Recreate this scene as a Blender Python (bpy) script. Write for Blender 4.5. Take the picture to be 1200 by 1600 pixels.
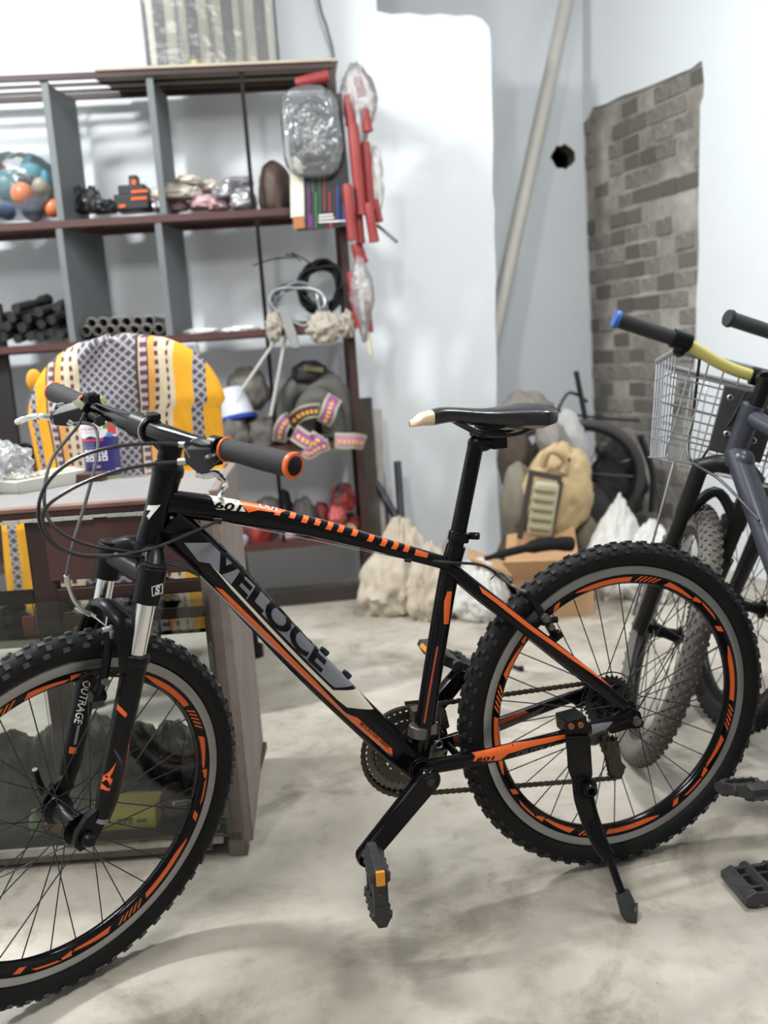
import bpy, bmesh, math, random
from math import sin, cos, pi, radians, sqrt, atan2
from mathutils import Vector as V, Matrix, noise
random.seed(7)
for o in list(bpy.data.objects): bpy.data.objects.remove(o)
sc = bpy.context.scene
COL = sc.collection
# ------------------------------------------------------------------ camera
FPX, PITCH, ROLL, CAMH = 1463.56, 0.1665, -0.0716, 1.0522
fw = V((0, cos(PITCH), -sin(PITCH))); up0 = V((0, sin(PITCH), cos(PITCH))); rt0 = V((1, 0, 0))
rt = cos(ROLL)*rt0 + sin(ROLL)*up0; up = cos(ROLL)*up0 - sin(ROLL)*rt0
CAM = V((0, 0, CAMH))
cd = bpy.data.cameras.new('camera'); cam = bpy.data.objects.new('camera', cd); COL.objects.link(cam)
cam.matrix_world = Matrix(((rt.x, up.x, -fw.x, 0), (rt.y, up.y, -fw.y, 0), (rt.z, up.z, -fw.z, CAMH), (0, 0, 0, 1)))
cd.sensor_fit = 'HORIZONTAL'; cd.sensor_width = 36; cd.lens = FPX/1200*36
cd.dof.use_dof = True; cd.dof.focus_distance = 1.6; cd.dof.aperture_fstop = 4.4; cd.clip_start = .05
sc.camera = cam
# ------------------------------------------------------------------ world, lights, exposure
w = bpy.data.worlds.new('world'); sc.world = w; w.use_nodes = True
w.node_tree.nodes['Background'].inputs[0].default_value = (.95, .98, 1, 1)
w.node_tree.nodes['Background'].inputs[1].default_value = .30
sc.view_settings.view_transform = 'Standard'; sc.view_settings.look = 'None'
sc.view_settings.gamma = 1; sc.view_settings.use_curve_mapping = False
sc.view_settings.exposure = 0.0
def area(name, loc, target, sx, sy, power, col=(1, 1, 1)):
    l = bpy.data.lights.new(name, 'AREA'); l.shape = 'RECTANGLE'; l.size = sx; l.size_y = sy; l.energy = power; l.color = col
    o = bpy.data.objects.new(name, l); COL.objects.link(o); o.location = loc
    o.rotation_euler = (V(target)-V(loc)).to_track_quat('-Z', 'Y').to_euler(); return o
area('tube_or_fill_light', (-1.75, 2.45, 3.12), (-1.2, 2.7, 0), .12, .7, 95, (.97, .99, 1))
area('tube_or_fill_light', (-.75, .25, 3.12), (-.3, 1.2, 0), .25, 1.2, 78, (1, .99, .97))
area('tube_or_fill_light', (.85, 2.2, 3.12), (.85, 2.8, 0), .3, 1.2, 60, (.97, .99, 1))  # added fill under the ceiling to brighten the room, no fixture
# ------------------------------------------------------------------ helpers
def ray(px, py): return fw + (px-600)/FPX*rt - (py-800)/FPX*up
def at(px, py, Y): d = ray(px, py); return CAM + d*(Y/d.y)
def fl(px, py, z=0.0): d = ray(px, py); return CAM + d*((z-CAMH)/d.z)
def onp(px, py, P0, n): d = ray(px, py); return CAM + d*((P0-CAM).dot(n)/d.dot(n))
class MB:
    def __init__(s): s.v = []; s.f = []; s.m = []; s.uv = None
    def add(s, vs, fs, mi=0):
        b = len(s.v); s.v += [V(x) for x in vs]; s.f += [tuple(i+b for i in f) for f in fs]; s.m += [mi]*len(fs); return s
    def box(s, c, d, R=None, mi=0):
        c = V(c); d = V(d)*.5; vs = []
        for z in (-1, 1):
            for x, y in ((-1, -1), (1, -1), (1, 1), (-1, 1)):
                p = V((x*d.x, y*d.y, z*d.z)); vs.append(c + (R @ p if R else p))
        return s.add(vs, [(3, 2, 1, 0), (4, 5, 6, 7), (0, 1, 5, 4), (1, 2, 6, 5), (2, 3, 7, 6), (3, 0, 4, 7)], mi)
    def bar(s, a, b, wd, th, side=(0, 0, 1), mi=0):
        a = V(a); b = V(b); t = (b-a); L = t.length; t.normalize(); n = V(side); n = (n - t*n.dot(t)).normalized(); q = n.cross(t)
        return s.box((a+b)/2, (L, wd, th), Matrix((t, q, n)).transposed(), mi)
    def tube(s, pts, r, n=8, closed=False, mi=0, cap=True):
        pts = [V(p) for p in pts]; N = len(pts); rs = r if isinstance(r, (list, tuple)) else [r]*N; vs = []; u = None
        for i in range(N):
            if closed: t = pts[(i+1) % N]-pts[i-1]
            else: t = pts[min(i+1, N-1)]-pts[max(i-1, 0)]
            t.normalize()
            if u is None: u = t.orthogonal().normalized()
            else: u = (u - t*u.dot(t)).normalized()
            q = t.cross(u)
            for k in range(n): a = 2*pi*k/n; vs.append(pts[i]+(u*cos(a)+q*sin(a))*rs[i])
        fs = []
        for i in range(N if closed else N-1):
            j = (i+1) % N
            for k in range(n): fs.append((i*n+k, i*n+(k+1) % n, j*n+(k+1) % n, j*n+k))
        if cap and not closed: fs += [tuple(range(n-1, -1, -1)), tuple((N-1)*n+k for k in range(n))]
        return s.add(vs, fs, mi)
    def lathe(s, prof, c, ax, n=24, mi=0, a0=0, a1=2*pi, closed=False):
        # prof: (radius, height along ax)
        c = V(c); ax = V(ax).normalized(); u = ax.orthogonal().normalized(); q = ax.cross(u); full = abs(a1-a0-2*pi) < 1e-6
        vs = []; m = n if full else n+1; P = len(prof)
        for k in range(m):
            a = a0+(a1-a0)*k/n; d = u*cos(a)+q*sin(a)
            for r, h in prof: vs.append(c+d*r+ax*h)
        fs = []
        for k in range(n):
            k2 = (k+1) % m
            for i in range(P if closed else P-1):
                j = (i+1) % P
                fs.append((k*P+i, k2*P+i, k2*P+j, k*P+j))
        return s.add(vs, fs, mi)
    def cyl(s, a, b, r, n=16, mi=0, r2=None):
        a = V(a); b = V(b); L = (b-a).length; r2 = r if r2 is None else r2
        return s.lathe([(0, 0), (r, 0), (r2, L), (0, L)], a, b-a, n, mi)
    def prism(s, poly, O, X, Y, Z, th, mi=0):
        # poly in (X, Y), extruded by th along Z (centred)
        O, X, Y, Z = V(O), V(X), V(Y), V(Z); n = len(poly)
        vs = [O+X*x+Y*y-Z*th/2 for x, y in poly]+[O+X*x+Y*y+Z*th/2 for x, y in poly]
        return s.add(vs, [tuple(range(n-1, -1, -1)), tuple(range(n, 2*n))]+[(i, (i+1) % n, n+(i+1) % n, n+i) for i in range(n)], mi)
    def ball(s, c, d, n=12, mi=0, R=None, f=None):
        c = V(c); vs = []; k2 = n*2
        for i in range(n+1):
            t = pi*i/n
            for k in range(k2):
                a = 2*pi*k/k2; p = V((sin(t)*cos(a), sin(t)*sin(a), cos(t)))
                if f: p = f(p)
                p = V((p.x*d[0]/2, p.y*d[1]/2, p.z*d[2]/2)); vs.append(c+(R @ p if R else p))
        return s.add(vs, [(i*k2+k, (i+1)*k2+k, (i+1)*k2+(k+1) % k2, i*k2+(k+1) % k2) for i in range(n) for k in range(k2)], mi)
    def xf(s, fn, start=0): s.v = s.v[:start]+[V(fn(p)) for p in s.v[start:]]; return s
MW = {}
def link(o, parent, mw=None):
    COL.objects.link(o)
    if parent: o.parent = parent
    MW[o.name] = mw if mw is not None else (MW[parent.name] if parent else Matrix())
    return o
def tag(o, label=None, cat=None, group=None, kind=None):
    for k, x in (('label', label), ('category', cat), ('group', group), ('kind', kind)):
        if x: o[k] = x
    return o
def tomesh(name, mb, mats, ang=40):
    me = bpy.data.meshes.new(name); me.from_pydata([tuple(p) for p in mb.v], [], mb.f); me.validate()
    for m in (mats if isinstance(mats, (list, tuple)) else [mats]): me.materials.append(m)
    if any(mb.m) and len(me.polygons) == len(mb.m): me.polygons.foreach_set('material_index', mb.m)
    if mb.uv:
        l = me.uv_layers.new(name='uv')
        for lp in me.loops: l.data[lp.index].uv = mb.uv[lp.vertex_index]
    bm = bmesh.new(); bm.from_mesh(me)
    bmesh.ops.remove_doubles(bm, verts=bm.verts, dist=1e-6) if not mb.uv else None
    bmesh.ops.recalc_face_normals(bm, faces=bm.faces); bm.to_mesh(me); bm.free()
    if ang:
        me.shade_smooth(); me.set_sharp_from_angle(angle=radians(ang))
    return me
def obj(name, mb, mats, parent=None, bev=0, local=False, ang=40, label=None, kind=None, bseg=2):
    """one mesh object; a child's mesh is stored in its parent's space, a top-level one gets its origin at its base"""
    mw = None
    if parent:
        if not local: inv = MW[parent.name].inverted(); mb.v = [inv @ p for p in mb.v]
        me = tomesh(name, mb, mats, ang); o = bpy.data.objects.new(name, me)
    else:
        xs = [p.x for p in mb.v]; ys = [p.y for p in mb.v]; zs = [p.z for p in mb.v]
        c = V(((min(xs)+max(xs))/2, (min(ys)+max(ys))/2, min(zs))); mb.v = [p-c for p in mb.v]
        me = tomesh(name, mb, mats, ang); o = bpy.data.objects.new(name, me); o.location = c; mw = Matrix.Translation(c)
    link(o, parent, mw)
    if bev:
        b = o.modifiers.new('bevel', 'BEVEL'); b.width = bev; b.segments = bseg; b.limit_method = 'ANGLE'; b.angle_limit = radians(35)
    return tag(o, label=label, kind=kind)
def thing(name, label, cat, loc=(0, 0, 0), group=None, mat=None):
    o = bpy.data.objects.new(name, None); o.empty_display_size = .05
    m = mat if mat is not None else Matrix.Translation(V(loc)); o.matrix_world = m
    link(o, None, m); return tag(o, label, cat, group)
def inst(name, me, parent, mat):
    o = bpy.data.objects.new(name, me); o.matrix_local = mat; return link(o, parent, MW[parent.name] @ mat if parent else mat)
def sm(pts, k=6, closed=False):
    """Catmull-Rom through pts"""
    pts = [V(p) for p in pts]; n = len(pts); out = []
    for i in range(n if closed else n-1):
        if closed: a, b, c, d = pts[i-1], pts[i], pts[(i+1) % n], pts[(i+2) % n]
        else: a, b, c, d = pts[max(i-1, 0)], pts[i], pts[i+1], pts[min(i+2, n-1)]
        for j in range(k):
            t = j/k; out.append(.5*((2*b)+(c-a)*t+(2*a-5*b+4*c-d)*t*t+(3*b-a-3*c+d)*t*t*t))
    if not closed: out.append(pts[-1])
    return out
def textmesh(body, size, shear=0, off=0, font=None, maxlen=.006, spacing=1):
    c = bpy.data.curves.new('t', 'FONT'); c.body = body; c.size = size; c.shear = shear; c.offset = off; c.fill_mode = 'FRONT'; c.resolution_u = 3; c.space_character = spacing
    o = bpy.data.objects.new('t', c); COL.objects.link(o); dg = bpy.context.evaluated_depsgraph_get()
    me = bpy.data.meshes.new_from_object(o.evaluated_get(dg)); bpy.data.objects.remove(o); bpy.data.curves.remove(c)
    bm = bmesh.new(); bm.from_mesh(me); bpy.data.meshes.remove(me)
    bmesh.ops.triangulate(bm, faces=bm.faces)
    for _ in range(3):
        es = [e for e in bm.edges if e.calc_length() > maxlen]
        if not es: break
        bmesh.ops.subdivide_edges(bm, edges=es, cuts=1); bmesh.ops.triangulate(bm, faces=bm.faces)
    bm.verts.index_update(); vs = [v.co.copy() for v in bm.verts]; fs = [tuple(v.index for v in f.verts) for f in bm.faces]; bm.free()
    if vs:
        x0 = min(v.x for v in vs); x1 = max(v.x for v in vs); y0 = min(v.y for v in vs); y1 = max(v.y for v in vs)
        vs = [V((v.x-(x0+x1)/2, v.y-(y0+y1)/2, 0)) for v in vs]
    return vs, fs
def flat_text(body, size, O, X, Y, fit=None, **k):
    vs, fs = textmesh(body, size, maxlen=1, **k); mb = MB(); O = V(O); X = V(X).normalized(); Y = V(Y).normalized(); s = 1
    if fit and vs: s = fit/(2*max(v.x for v in vs))
    return mb.add([O+X*v.x*s+Y*v.y*s for v in vs], fs)
# ------------------------------------------------------------------ materials
def srgb(*c): return tuple(((x/255)/12.92 if x/255 <= .04045 else ((x/255+.055)/1.055)**2.4) for x in c)+(1,)
def mat(name, c, rough=.5, metal=0, coat=0, var=0, vs=8, bump=0, bs=60, c2=None, alpha=1, trans=0, spec=None, thr=.5, obj_rand=0, detail=6, sharp=.35):
    m = bpy.data.materials.new(name); m.use_nodes = True; nt = m.node_tree; b = nt.nodes['Principled BSDF']
    b.inputs['Base Color'].default_value = c; b.inputs['Roughness'].default_value = rough; b.inputs['Metallic'].default_value = metal
    b.inputs['Coat Weight'].default_value = coat; b.inputs['Alpha'].default_value = alpha; b.inputs['Transmission Weight'].default_value = trans
    if spec is not None: b.inputs['Specular IOR Level'].default_value = spec
    tc = None
    if var or bump or c2: tc = nt.nodes.new('ShaderNodeTexCoord')
    out = None
    if var or c2:
        n = nt.nodes.new('ShaderNodeTexNoise'); n.inputs['Scale'].default_value = vs; n.inputs['Detail'].default_value = detail; n.inputs['Roughness'].default_value = .62
        nt.links.new(tc.outputs['Object'], n.inputs['Vector'])
        r = nt.nodes.new('ShaderNodeValToRGB'); r.color_ramp.elements[0].position = thr-sharp; r.color_ramp.elements[1].position = thr+sharp
        lo = tuple(x*(1-var) for x in c[:3])+(1,) if not c2 else c2
        r.color_ramp.elements[0].color = lo; r.color_ramp.elements[1].color = c
        nt.links.new(n.outputs['Fac'], r.inputs['Fac']); out = r.outputs['Color']; nt.links.new(out, b.inputs['Base Color'])
    if obj_rand:
        oi = nt.nodes.new('ShaderNodeObjectInfo'); h = nt.nodes.new('ShaderNodeHueSaturation'); mr = nt.nodes.new('ShaderNodeMapRange')
        mr.inputs['To Min'].default_value = 1-obj_rand; mr.inputs['To Max'].default_value = 1+obj_rand*.6
        nt.links.new(oi.outputs['Random'], mr.inputs['Value']); nt.links.new(mr.outputs['Result'], h.inputs['Value'])
        if out: nt.links.new(out, h.inputs['Color'])
        else: h.inputs['Color'].default_value = c
        nt.links.new(h.outputs['Color'], b.inputs['Base Color'])
    if bump:
        n2 = nt.nodes.new('ShaderNodeTexNoise'); n2.inputs['Scale'].default_value = bs; n2.inputs['Detail'].default_value = 4
        nt.links.new(tc.outputs['Object'], n2.inputs['Vector'])
        bp = nt.nodes.new('ShaderNodeBump'); bp.inputs['Strength'].default_value = bump; bp.inputs['Distance'].default_value = .01
        nt.links.new(n2.outputs['Fac'], bp.inputs['Height']); nt.links.new(bp.outputs['Normal'], b.inputs['Normal'])
    return m
def film(name, tint=(1, 1, 1, 1), gl=.25, rough=.12, op=.1, bump=0, bs=30):
    """thin clear plastic or glass: transparent, some diffuse haze, fresnel gloss"""
    m = bpy.data.materials.new(name); m.use_nodes = True; nt = m.node_tree; nt.nodes.clear(); N = nt.nodes.new; L = nt.links.new
    o = N('ShaderNodeOutputMaterial'); t = N('ShaderNodeBsdfTransparent'); t.inputs[0].default_value = tint
    d = N('ShaderNodeBsdfDiffuse'); d.inputs[0].default_value = (.85, .86, .87, 1); g = N('ShaderNodeBsdfGlossy'); g.inputs['Roughness'].default_value = rough
    lw = N('ShaderNodeFresnel'); lw.inputs[0].default_value = 1.45; mul = N('ShaderNodeMath'); mul.operation = 'MULTIPLY_ADD'; mul.inputs[1].default_value = 1; mul.inputs[2].default_value = gl
    L(lw.outputs[0], mul.inputs[0]); m1 = N('ShaderNodeMixShader'); m1.inputs[0].default_value = op; m2 = N('ShaderNodeMixShader')
    L(t.outputs[0], m1.inputs[1]); L(d.outputs[0], m1.inputs[2]); L(mul.outputs[0], m2.inputs[0]); L(m1.outputs[0], m2.inputs[1]); L(g.outputs[0], m2.inputs[2]); L(m2.outputs[0], o.inputs[0])
    if bump:
        tc = N('ShaderNodeTexCoord'); n2 = N('ShaderNodeTexNoise'); n2.inputs['Scale'].default_value = bs; L(tc.outputs['Object'], n2.inputs['Vector'])
        bp = N('ShaderNodeBump'); bp.inputs['Strength'].default_value = bump; bp.inputs['Distance'].default_value = .02; L(n2.outputs['Fac'], bp.inputs['Height'])
        for x in (d, g): L(bp.outputs['Normal'], x.inputs['Normal'])
    return m
BLACK = mat('gloss_black_paint', (.0035, .0035, .0045, 1), .16, spec=.22)
SATIN = mat('satin_black', (.005, .005, .006, 1), .34, spec=.2)
MATTE = mat('matte_black', (.009, .009, .0095, 1), .6, spec=.2)
RUB = mat('black_rubber', (.0095, .0098, .0105, 1), .6, spec=.22, var=.35, vs=30, bump=.15, bs=200)
GRIP = mat('grey_black_grip_rubber', (.03, .03, .033, 1), .6, spec=.3, bump=.35, bs=700)
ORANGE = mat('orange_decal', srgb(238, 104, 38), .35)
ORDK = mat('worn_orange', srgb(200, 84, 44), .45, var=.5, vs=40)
CREAM = mat('cream_decal', srgb(226, 222, 200), .4)
WHITE = mat('white_decal', srgb(235, 235, 232), .4)
GREYD = mat('grey_decal', srgb(128, 131, 138), .32)
DGREY = mat('dark_grey_decal', srgb(66, 66, 68), .35)
CHROME = mat('polished_metal', (.75, .75, .74, 1), .16, 1)
STEEL = mat('brushed_aluminium', (.5, .5, .5, 1), .34, 1)
RIMS = mat('scuffed_brake_track', (.40, .40, .40, 1), .42, .75, var=.25, vs=20)
DSTEEL = mat('dark_steel', (.05, .05, .052, 1), .35, .8)
RUST = mat('oily_brown_steel', (.12, .10, .075, 1), .5, .6, var=.5, vs=60)
GREASY = mat('greasy_grey_steel', (.2, .19, .175, 1), .42, .7, var=.5, vs=50)
AMBER = mat('amber_reflector', srgb(226, 150, 40), .3)
CONC = None
def concrete():
    m = bpy.data.materials.new('stained_concrete'); m.use_nodes = True; nt = m.node_tree; b = nt.nodes['Principled BSDF']; N = nt.nodes.new; L = nt.links.new
    tc = N('ShaderNodeTexCoord')
    def nz(s, d, r=.6, dist=0):
        n = N('ShaderNodeTexNoise'); n.inputs['Scale'].default_value = s; n.inputs['Detail'].default_value = d; n.inputs['Roughness'].default_value = r; n.inputs['Distortion'].default_value = dist
        L(tc.outputs['Object'], n.inputs['Vector']); return n.outputs['Fac']
    def ramp(f, p0, c0, p1, c1):
        r = N('ShaderNodeValToRGB'); e = r.color_ramp.elements; e[0].position = p0; e[0].color = c0; e[1].position = p1; e[1].color = c1; L(f, r.inputs[0]); return r.outputs[0]
    def mix(a, c, mode='MULTIPLY', f=1):
        x = N('ShaderNodeMix'); x.data_type = 'RGBA'; x.blend_type = mode; x.inputs[0].default_value = f; L(a, x.inputs[6]); L(c, x.inputs[7]); return x.outputs[2]
    a = ramp(nz(2.1, 8, .62, .3), .34, srgb(150, 142, 129), .62, srgb(189, 182, 170))
    s = ramp(nz(3.4, 7, .66, .6), .33, (.56, .55, .52, 1), .47, (1, 1, 1, 1))
    g = ramp(nz(14, 5, .6), .30, (.80, .79, .77, 1), .5, (1, 1, 1, 1))
    k = ramp(nz(90, 2, .5), .22, (.55, .54, .52, 1), .27, (1, 1, 1, 1))
    c = mix(mix(mix(a, s), g), k); L(c, b.inputs['Base Color']); b.inputs['Roughness'].default_value = .62
    bp = N('ShaderNodeBump'); bp.inputs['Strength'].default_value = .25; bp.inputs['Distance'].default_value = .004; L(nz(40, 6), bp.inputs['Height']); L(bp.outputs[0], b.inputs['Normal'])
    return m
CONC = concrete()
PLAST = mat('white_painted_plaster', srgb(232, 236, 239), .75, var=.07, vs=2.2, bump=.12, bs=14)
PLAST2 = mat('bluish_white_plaster', srgb(222, 226, 230), .75, var=.10, vs=2.0, bump=.12, bs=14)
RAWP = mat('broken_plaster', srgb(150, 140, 118), .9, var=.5, vs=30, bump=.4)
BRICK = mat('cement_smeared_brick', srgb(172, 167, 158), .92, var=.1, vs=9, bump=.6, bs=60, c2=srgb(118, 112, 105), obj_rand=.2, thr=.50, sharp=.16)
MORT = mat('pale_mortar', srgb(182, 177, 168), .95, vs=4.5, bump=.9, bs=26, c2=srgb(112, 106, 98), detail=10, thr=.48, sharp=.2)
BROWN = mat('maroon_brown_paint', srgb(84, 52, 48), .5, var=.3, vs=14)
DBROWN = mat('dark_brown_paint', srgb(60, 38, 34), .5, var=.35, vs=10)
GREYM = mat('grey_sheet_metal', srgb(112, 117, 119), .55, var=.25, vs=5)
TANB = mat('tan_board', srgb(190, 178, 158), .7, var=.2, vs=6)
GREYL = mat('worn_grey_laminate', srgb(146, 144, 143), .45, var=.2, vs=9)
WOODG = mat('weathered_grey_wood', srgb(132, 122, 114), .8, vs=7, c2=srgb(96, 84, 78), bump=.5, bs=40)
GLASS = film('cabinet_glass', (.92, .95, .94, 1), .0, .02, .0)
CLEAR = film('clear_plastic_film', (.93, .94, .95, 1), .05, .2, .10, .8, 22)
WRAP = film('thin_wrap', (.95, .96, .95, 1), .0, .22, .10, .5, 14)
HAZE = film('dusty_plastic_film', (.90, .86, .83, 1), .02, .35, .22, .8, 25)
# ------------------------------------------------------------------ main mountain bike (own axes: x forward, y its left, z up)
PSI, LEAN, WB, DE, RW = 3.4233, .038, 1.0391, .5129, .3349
bO = V((.4264, 1.7695, 0)); bF = V((cos(PSI), sin(PSI), 0)); _L = V((-sin(PSI), cos(PSI), 0)); _U = V((0, 0, 1))
bU = cos(LEAN)*_U+sin(LEAN)*_L; bL = cos(LEAN)*_L-sin(LEAN)*_U
def frm(O, F, L, U): return Matrix(((F.x, L.x, U.x, O.x), (F.y, L.y, U.y, O.y), (F.z, L.z, U.z, O.z), (0, 0, 0, 1)))
BM = frm(bO, bF, bL, bU); BI = BM.inverted()
HA = radians(70); sAX = V((-cos(HA), 0, sin(HA))); sPF = V((sin(HA), 0, cos(HA)))
def steer_m(wb, R, de): A0 = V((wb, 0, R))-.04*sPF; return Matrix.Translation(A0) @ Matrix.Rotation(de, 4, sAX) @ Matrix.Translation(-A0)
ST = steer_m(WB, RW, DE); STI = ST.inverted()
def bk(px, py, y=0): return BI @ onp(px, py, bO+bL*y, bL)
def sk(px, py, y=0):
    P = BM @ (ST @ V((WB, y, RW))); n = (BM.to_3x3() @ (ST.to_3x3() @ V((0, 1, 0)))); return STI @ (BI @ onp(px, py, P, n))
class Sweep:
    """tube along a path lying roughly in the frame plane, superellipse section of half height h and half width w"""
    def __init__(s, pts, hs, ws, p=2.5, k=8):
        s.p = p; P = sm(pts, k); n = len(pts); s.P = P; s.h = []; s.w = []
        for i in range(len(P)):
            a = i/k; j = min(int(a), n-2); f = a-j; f = f*f*(3-2*f); s.h.append(hs[j]*(1-f)+hs[j+1]*f); s.w.append(ws[j]*(1-f)+ws[j+1]*f)
        s.l = [0]
        for a, b in zip(P, P[1:]): s.l.append(s.l[-1]+(b-a).length)
        s.L = s.l[-1]; s.fr = []
        for i in range(len(P)):
            t = (P[min(i+1, len(P)-1)]-P[max(i-1, 0)]).normalized(); n_ = V((0, 1, 0)).cross(t)*-1
            if abs(t.z) < .95 and n_.z < 0 or abs(t.z) >= .95 and n_.x < 0: n_ = -n_
            if s.fr and n_.dot(s.fr[-1][1]) < 0: n_ = -n_
            n_ = n_.normalized(); q = t.cross(n_); q = q if q.y > 0 else -q; s.fr.append((t, n_, q))
    def mesh(s, mb, n=22, mi=0):
        vs = []; e = 2/s.p
        for c, h, w_, (t, u, q) in zip(s.P, s.h, s.w, s.fr):
            for k in range(n):
                a = 2*pi*k/n; x = cos(a); y = sin(a)
                vs.append(c+u*h*math.copysign(abs(x)**e, x)+q*w_*math.copysign(abs(y)**e, y))
        N = len(s.P); fs = [(i*n+k, i*n+(k+1) % n, (i+1)*n+(k+1) % n, (i+1)*n+k) for i in range(N-1) for k in range(n)]
        fs += [tuple(range(n)), tuple((N-1)*n+k for k in range(n))]
        return mb.add(vs, fs, mi)
    def pt(s, l, d, off=.0006, side=1):
        """point at length l, in-plane height d (metres from the axis) on the side surface"""
        l = min(max(l, 0), s.L-1e-6); i = 0
        while i < len(s.l)-2 and s.l[i+1] <= l: i += 1
        f = (l-s.l[i])/(s.l[i+1]-s.l[i]); c = s.P[i].lerp(s.P[i+1], f); h = s.h[i]*(1-f)+s.h[i+1]*f; w_ = s.w[i]*(1-f)+s.w[i+1]*f
        t, u, q = s.fr[i]; t2, u2, q2 = s.fr[i+1]; u = u.lerp(u2, f); q = q.lerp(q2, f); x = max(-.99, min(.99, d/h))
        y = (1-abs(x)**s.p)**(1/s.p); nx = math.copysign(abs(x)**(s.p-1), x)/h; ny = y**(s.p-1)/w_; nl = sqrt(nx*nx+ny*ny)
        return c+u*(x*h+off*nx/nl)+q*side*(y*w_+off*ny/nl)
    def st(s, X):
        best = min(range(len(s.P)), key=lambda i: (s.P[i]-X).xz.length if False else ((s.P[i].x-X.x)**2+(s.P[i].z-X.z)**2))
        t, u, q = s.fr[best]; d = X-s.P[best]; d = V((d.x, 0, d.z)); return s.l[best]+d.dot(t), d.dot(u)
def decal(name, sw, poly, mt, parent, off=.0006, side=1, res=.007, vs=None, fs=None):
    """flat print wrapped on the tube: polygon (or text mesh) given as (length, height) pairs"""
    if vs is None:
        bm = bmesh.new(); v = [bm.verts.new((a, b, 0)) for a, b in poly]; es = [bm.edges.new((v[i-1], v[i])) for i in range(len(v))]
        bmesh.ops.triangle_fill(bm, edges=es, use_beauty=True)
        for _ in range(6):
            es = [e for e in bm.edges if e.calc_length() > res]
            if not es: break
            bmesh.ops.subdivide_edges(bm, edges=es, cuts=1); bmesh.ops.triangulate(bm, faces=bm.faces)
        bm.verts.index_update(); vs = [tuple(x.co.xy) for x in bm.verts]; fs = [tuple(x.index for x in f.verts) for f in bm.faces]; bm.free()
    mb = MB(); mb.add([sw.pt(a, b, off, side) for a, b in vs], fs)
    return obj(name, mb, mt, parent, local=True, ang=80)
def pxpoly(sw, pts, y): return [sw.st(bk(a, b, y)) for a, b in pts]
def dtext(name, sw, body, a, b, hgt, mt, parent, off=.0011, shear=.2, bold=.01, side=1, flip=False, font=None):
    """text from (l,d) a to b along the tube"""
    vs, fs = textmesh(body, 1, shear=shear, off=bold, maxlen=.12); xm = max(v.x for v in vs); ym = max(v.y for v in vs)
    A = V((a[0], a[1], 0)); B_ = V((b[0], b[1], 0)); D = B_-A; n = V((-D.y, D.x, 0)).normalized()
    if flip: n = -n
    out = [(A+B_)/2+D*(v.x/(2*xm))+n*(v.y/ym*hgt/2) for v in vs]
    return decal(name, sw, None, mt, parent, off, side, vs=[(o.x, o.y) for o in out], fs=fs)
# --- wheels (own axes: axle along y)
def tyre_mesh(Rm=.309, r=.0225, n=120, k=18):
    mb = MB(); return mb.lathe([(Rm+r*cos(2*pi*i/k), r*sin(2*pi*i/k)) for i in range(k)], (0, 0, 0), (0, 1, 0), n, closed=True)
def tread_mesh(Rm=.309, r=.0225, n=62, h=.0034, rows=((13, .011, .0075, 0), (-13, .011, .0075, .5), (39, .0085, .008, .25), (-39, .0085, .008, .75), (66, .0105, .007, 0), (-66, .0105, .007, .5))):
    mb = MB()
    for ph, lt, lw, ofs in rows:
        ph = radians(ph)
        for i in range(n):
            th = 2*pi*(i+ofs)/n; e = V((cos(th), 0, sin(th))); t = V((-sin(th), 0, cos(th))); nn = e*cos(ph)+V((0, sin(ph), 0)); nn = e*cos(ph)+V((0, 1, 0))*sin(ph); c = t.cross(nn)
            p = e*Rm+nn*(r+h/2-.0012); Rmx = Matrix((t, c, nn)).transposed(); b = len(mb.v); mb.box(p, (lt, lw, h+.0024), Rmx)
            for q in range(4, 8): mb.v[b+q] = mb.v[b+q]*.94+(p+nn*(h/2))*.06
    return mb
RIMP = [(.288, .0125), (.2725, .0125), (.2712, .0116), (.2555, .0092), (.2515, .004)]
def rim_mesh():
    prof = RIMP+[(r, -y) for r, y in RIMP[::-1]]+[(.283, -.0095), (.283, .0095)]; mb = MB(); mb.lathe(prof, (0, 0, 0), (0, 1, 0), 120, closed=True)
    n = len(prof)
    for i in range(len(mb.f)): mb.m[i] = 0 if (i % n) in (0, n-4, n-3, n-1, n-2) else 1
    for i in range(len(mb.f)): mb.m[i] = 0 if (i % n) in (0, 8, 9, 10, 11) else 1
    return mb
def rim_y(r): return .0116+(r-.2712)*(.0116-.0092)/(.2712-.2555)+.0006
def rim_decals(side, ph0):
    mb = MB()
    def arc(a0, a1, lo, hi, sh=0):
        n = max(2, int(abs(a1-a0)/2.5)); b = []
        for i in range(n+1):
            f = i/n; l = lo(f) if callable(lo) else lo; h = hi(f) if callable(hi) else hi
            for rr, s_ in ((l, 0), (h, sh)):
                a = radians(ph0+a0+(a1-a0)*f+s_); b.append(V((cos(a)*rr, side*rim_y(rr), sin(a)*rr)))
        mb.add(b, [(2*i, 2*i+1, 2*i+3, 2*i+2) for i in range(n)])
    for g in range(4):
        o = g*90
        arc(o+0, o+26, lambda f: .2645-.0075*min(1, f*4), .2665, 1); 
        for q in range(5): arc(o+28+q*2.2, o+29.0+q*2.2, .2575, .2685, 3)
        arc(o+43, o+58, .2575, lambda f: .2675-.006*f, 2); arc(o+60, o+64, lambda f: .2575+.006*f, .2675, 0); arc(o+66, o+76, .2645, .268, -2); arc(o+78, o+81, .2575, .2675, 2)
    return mb
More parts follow.
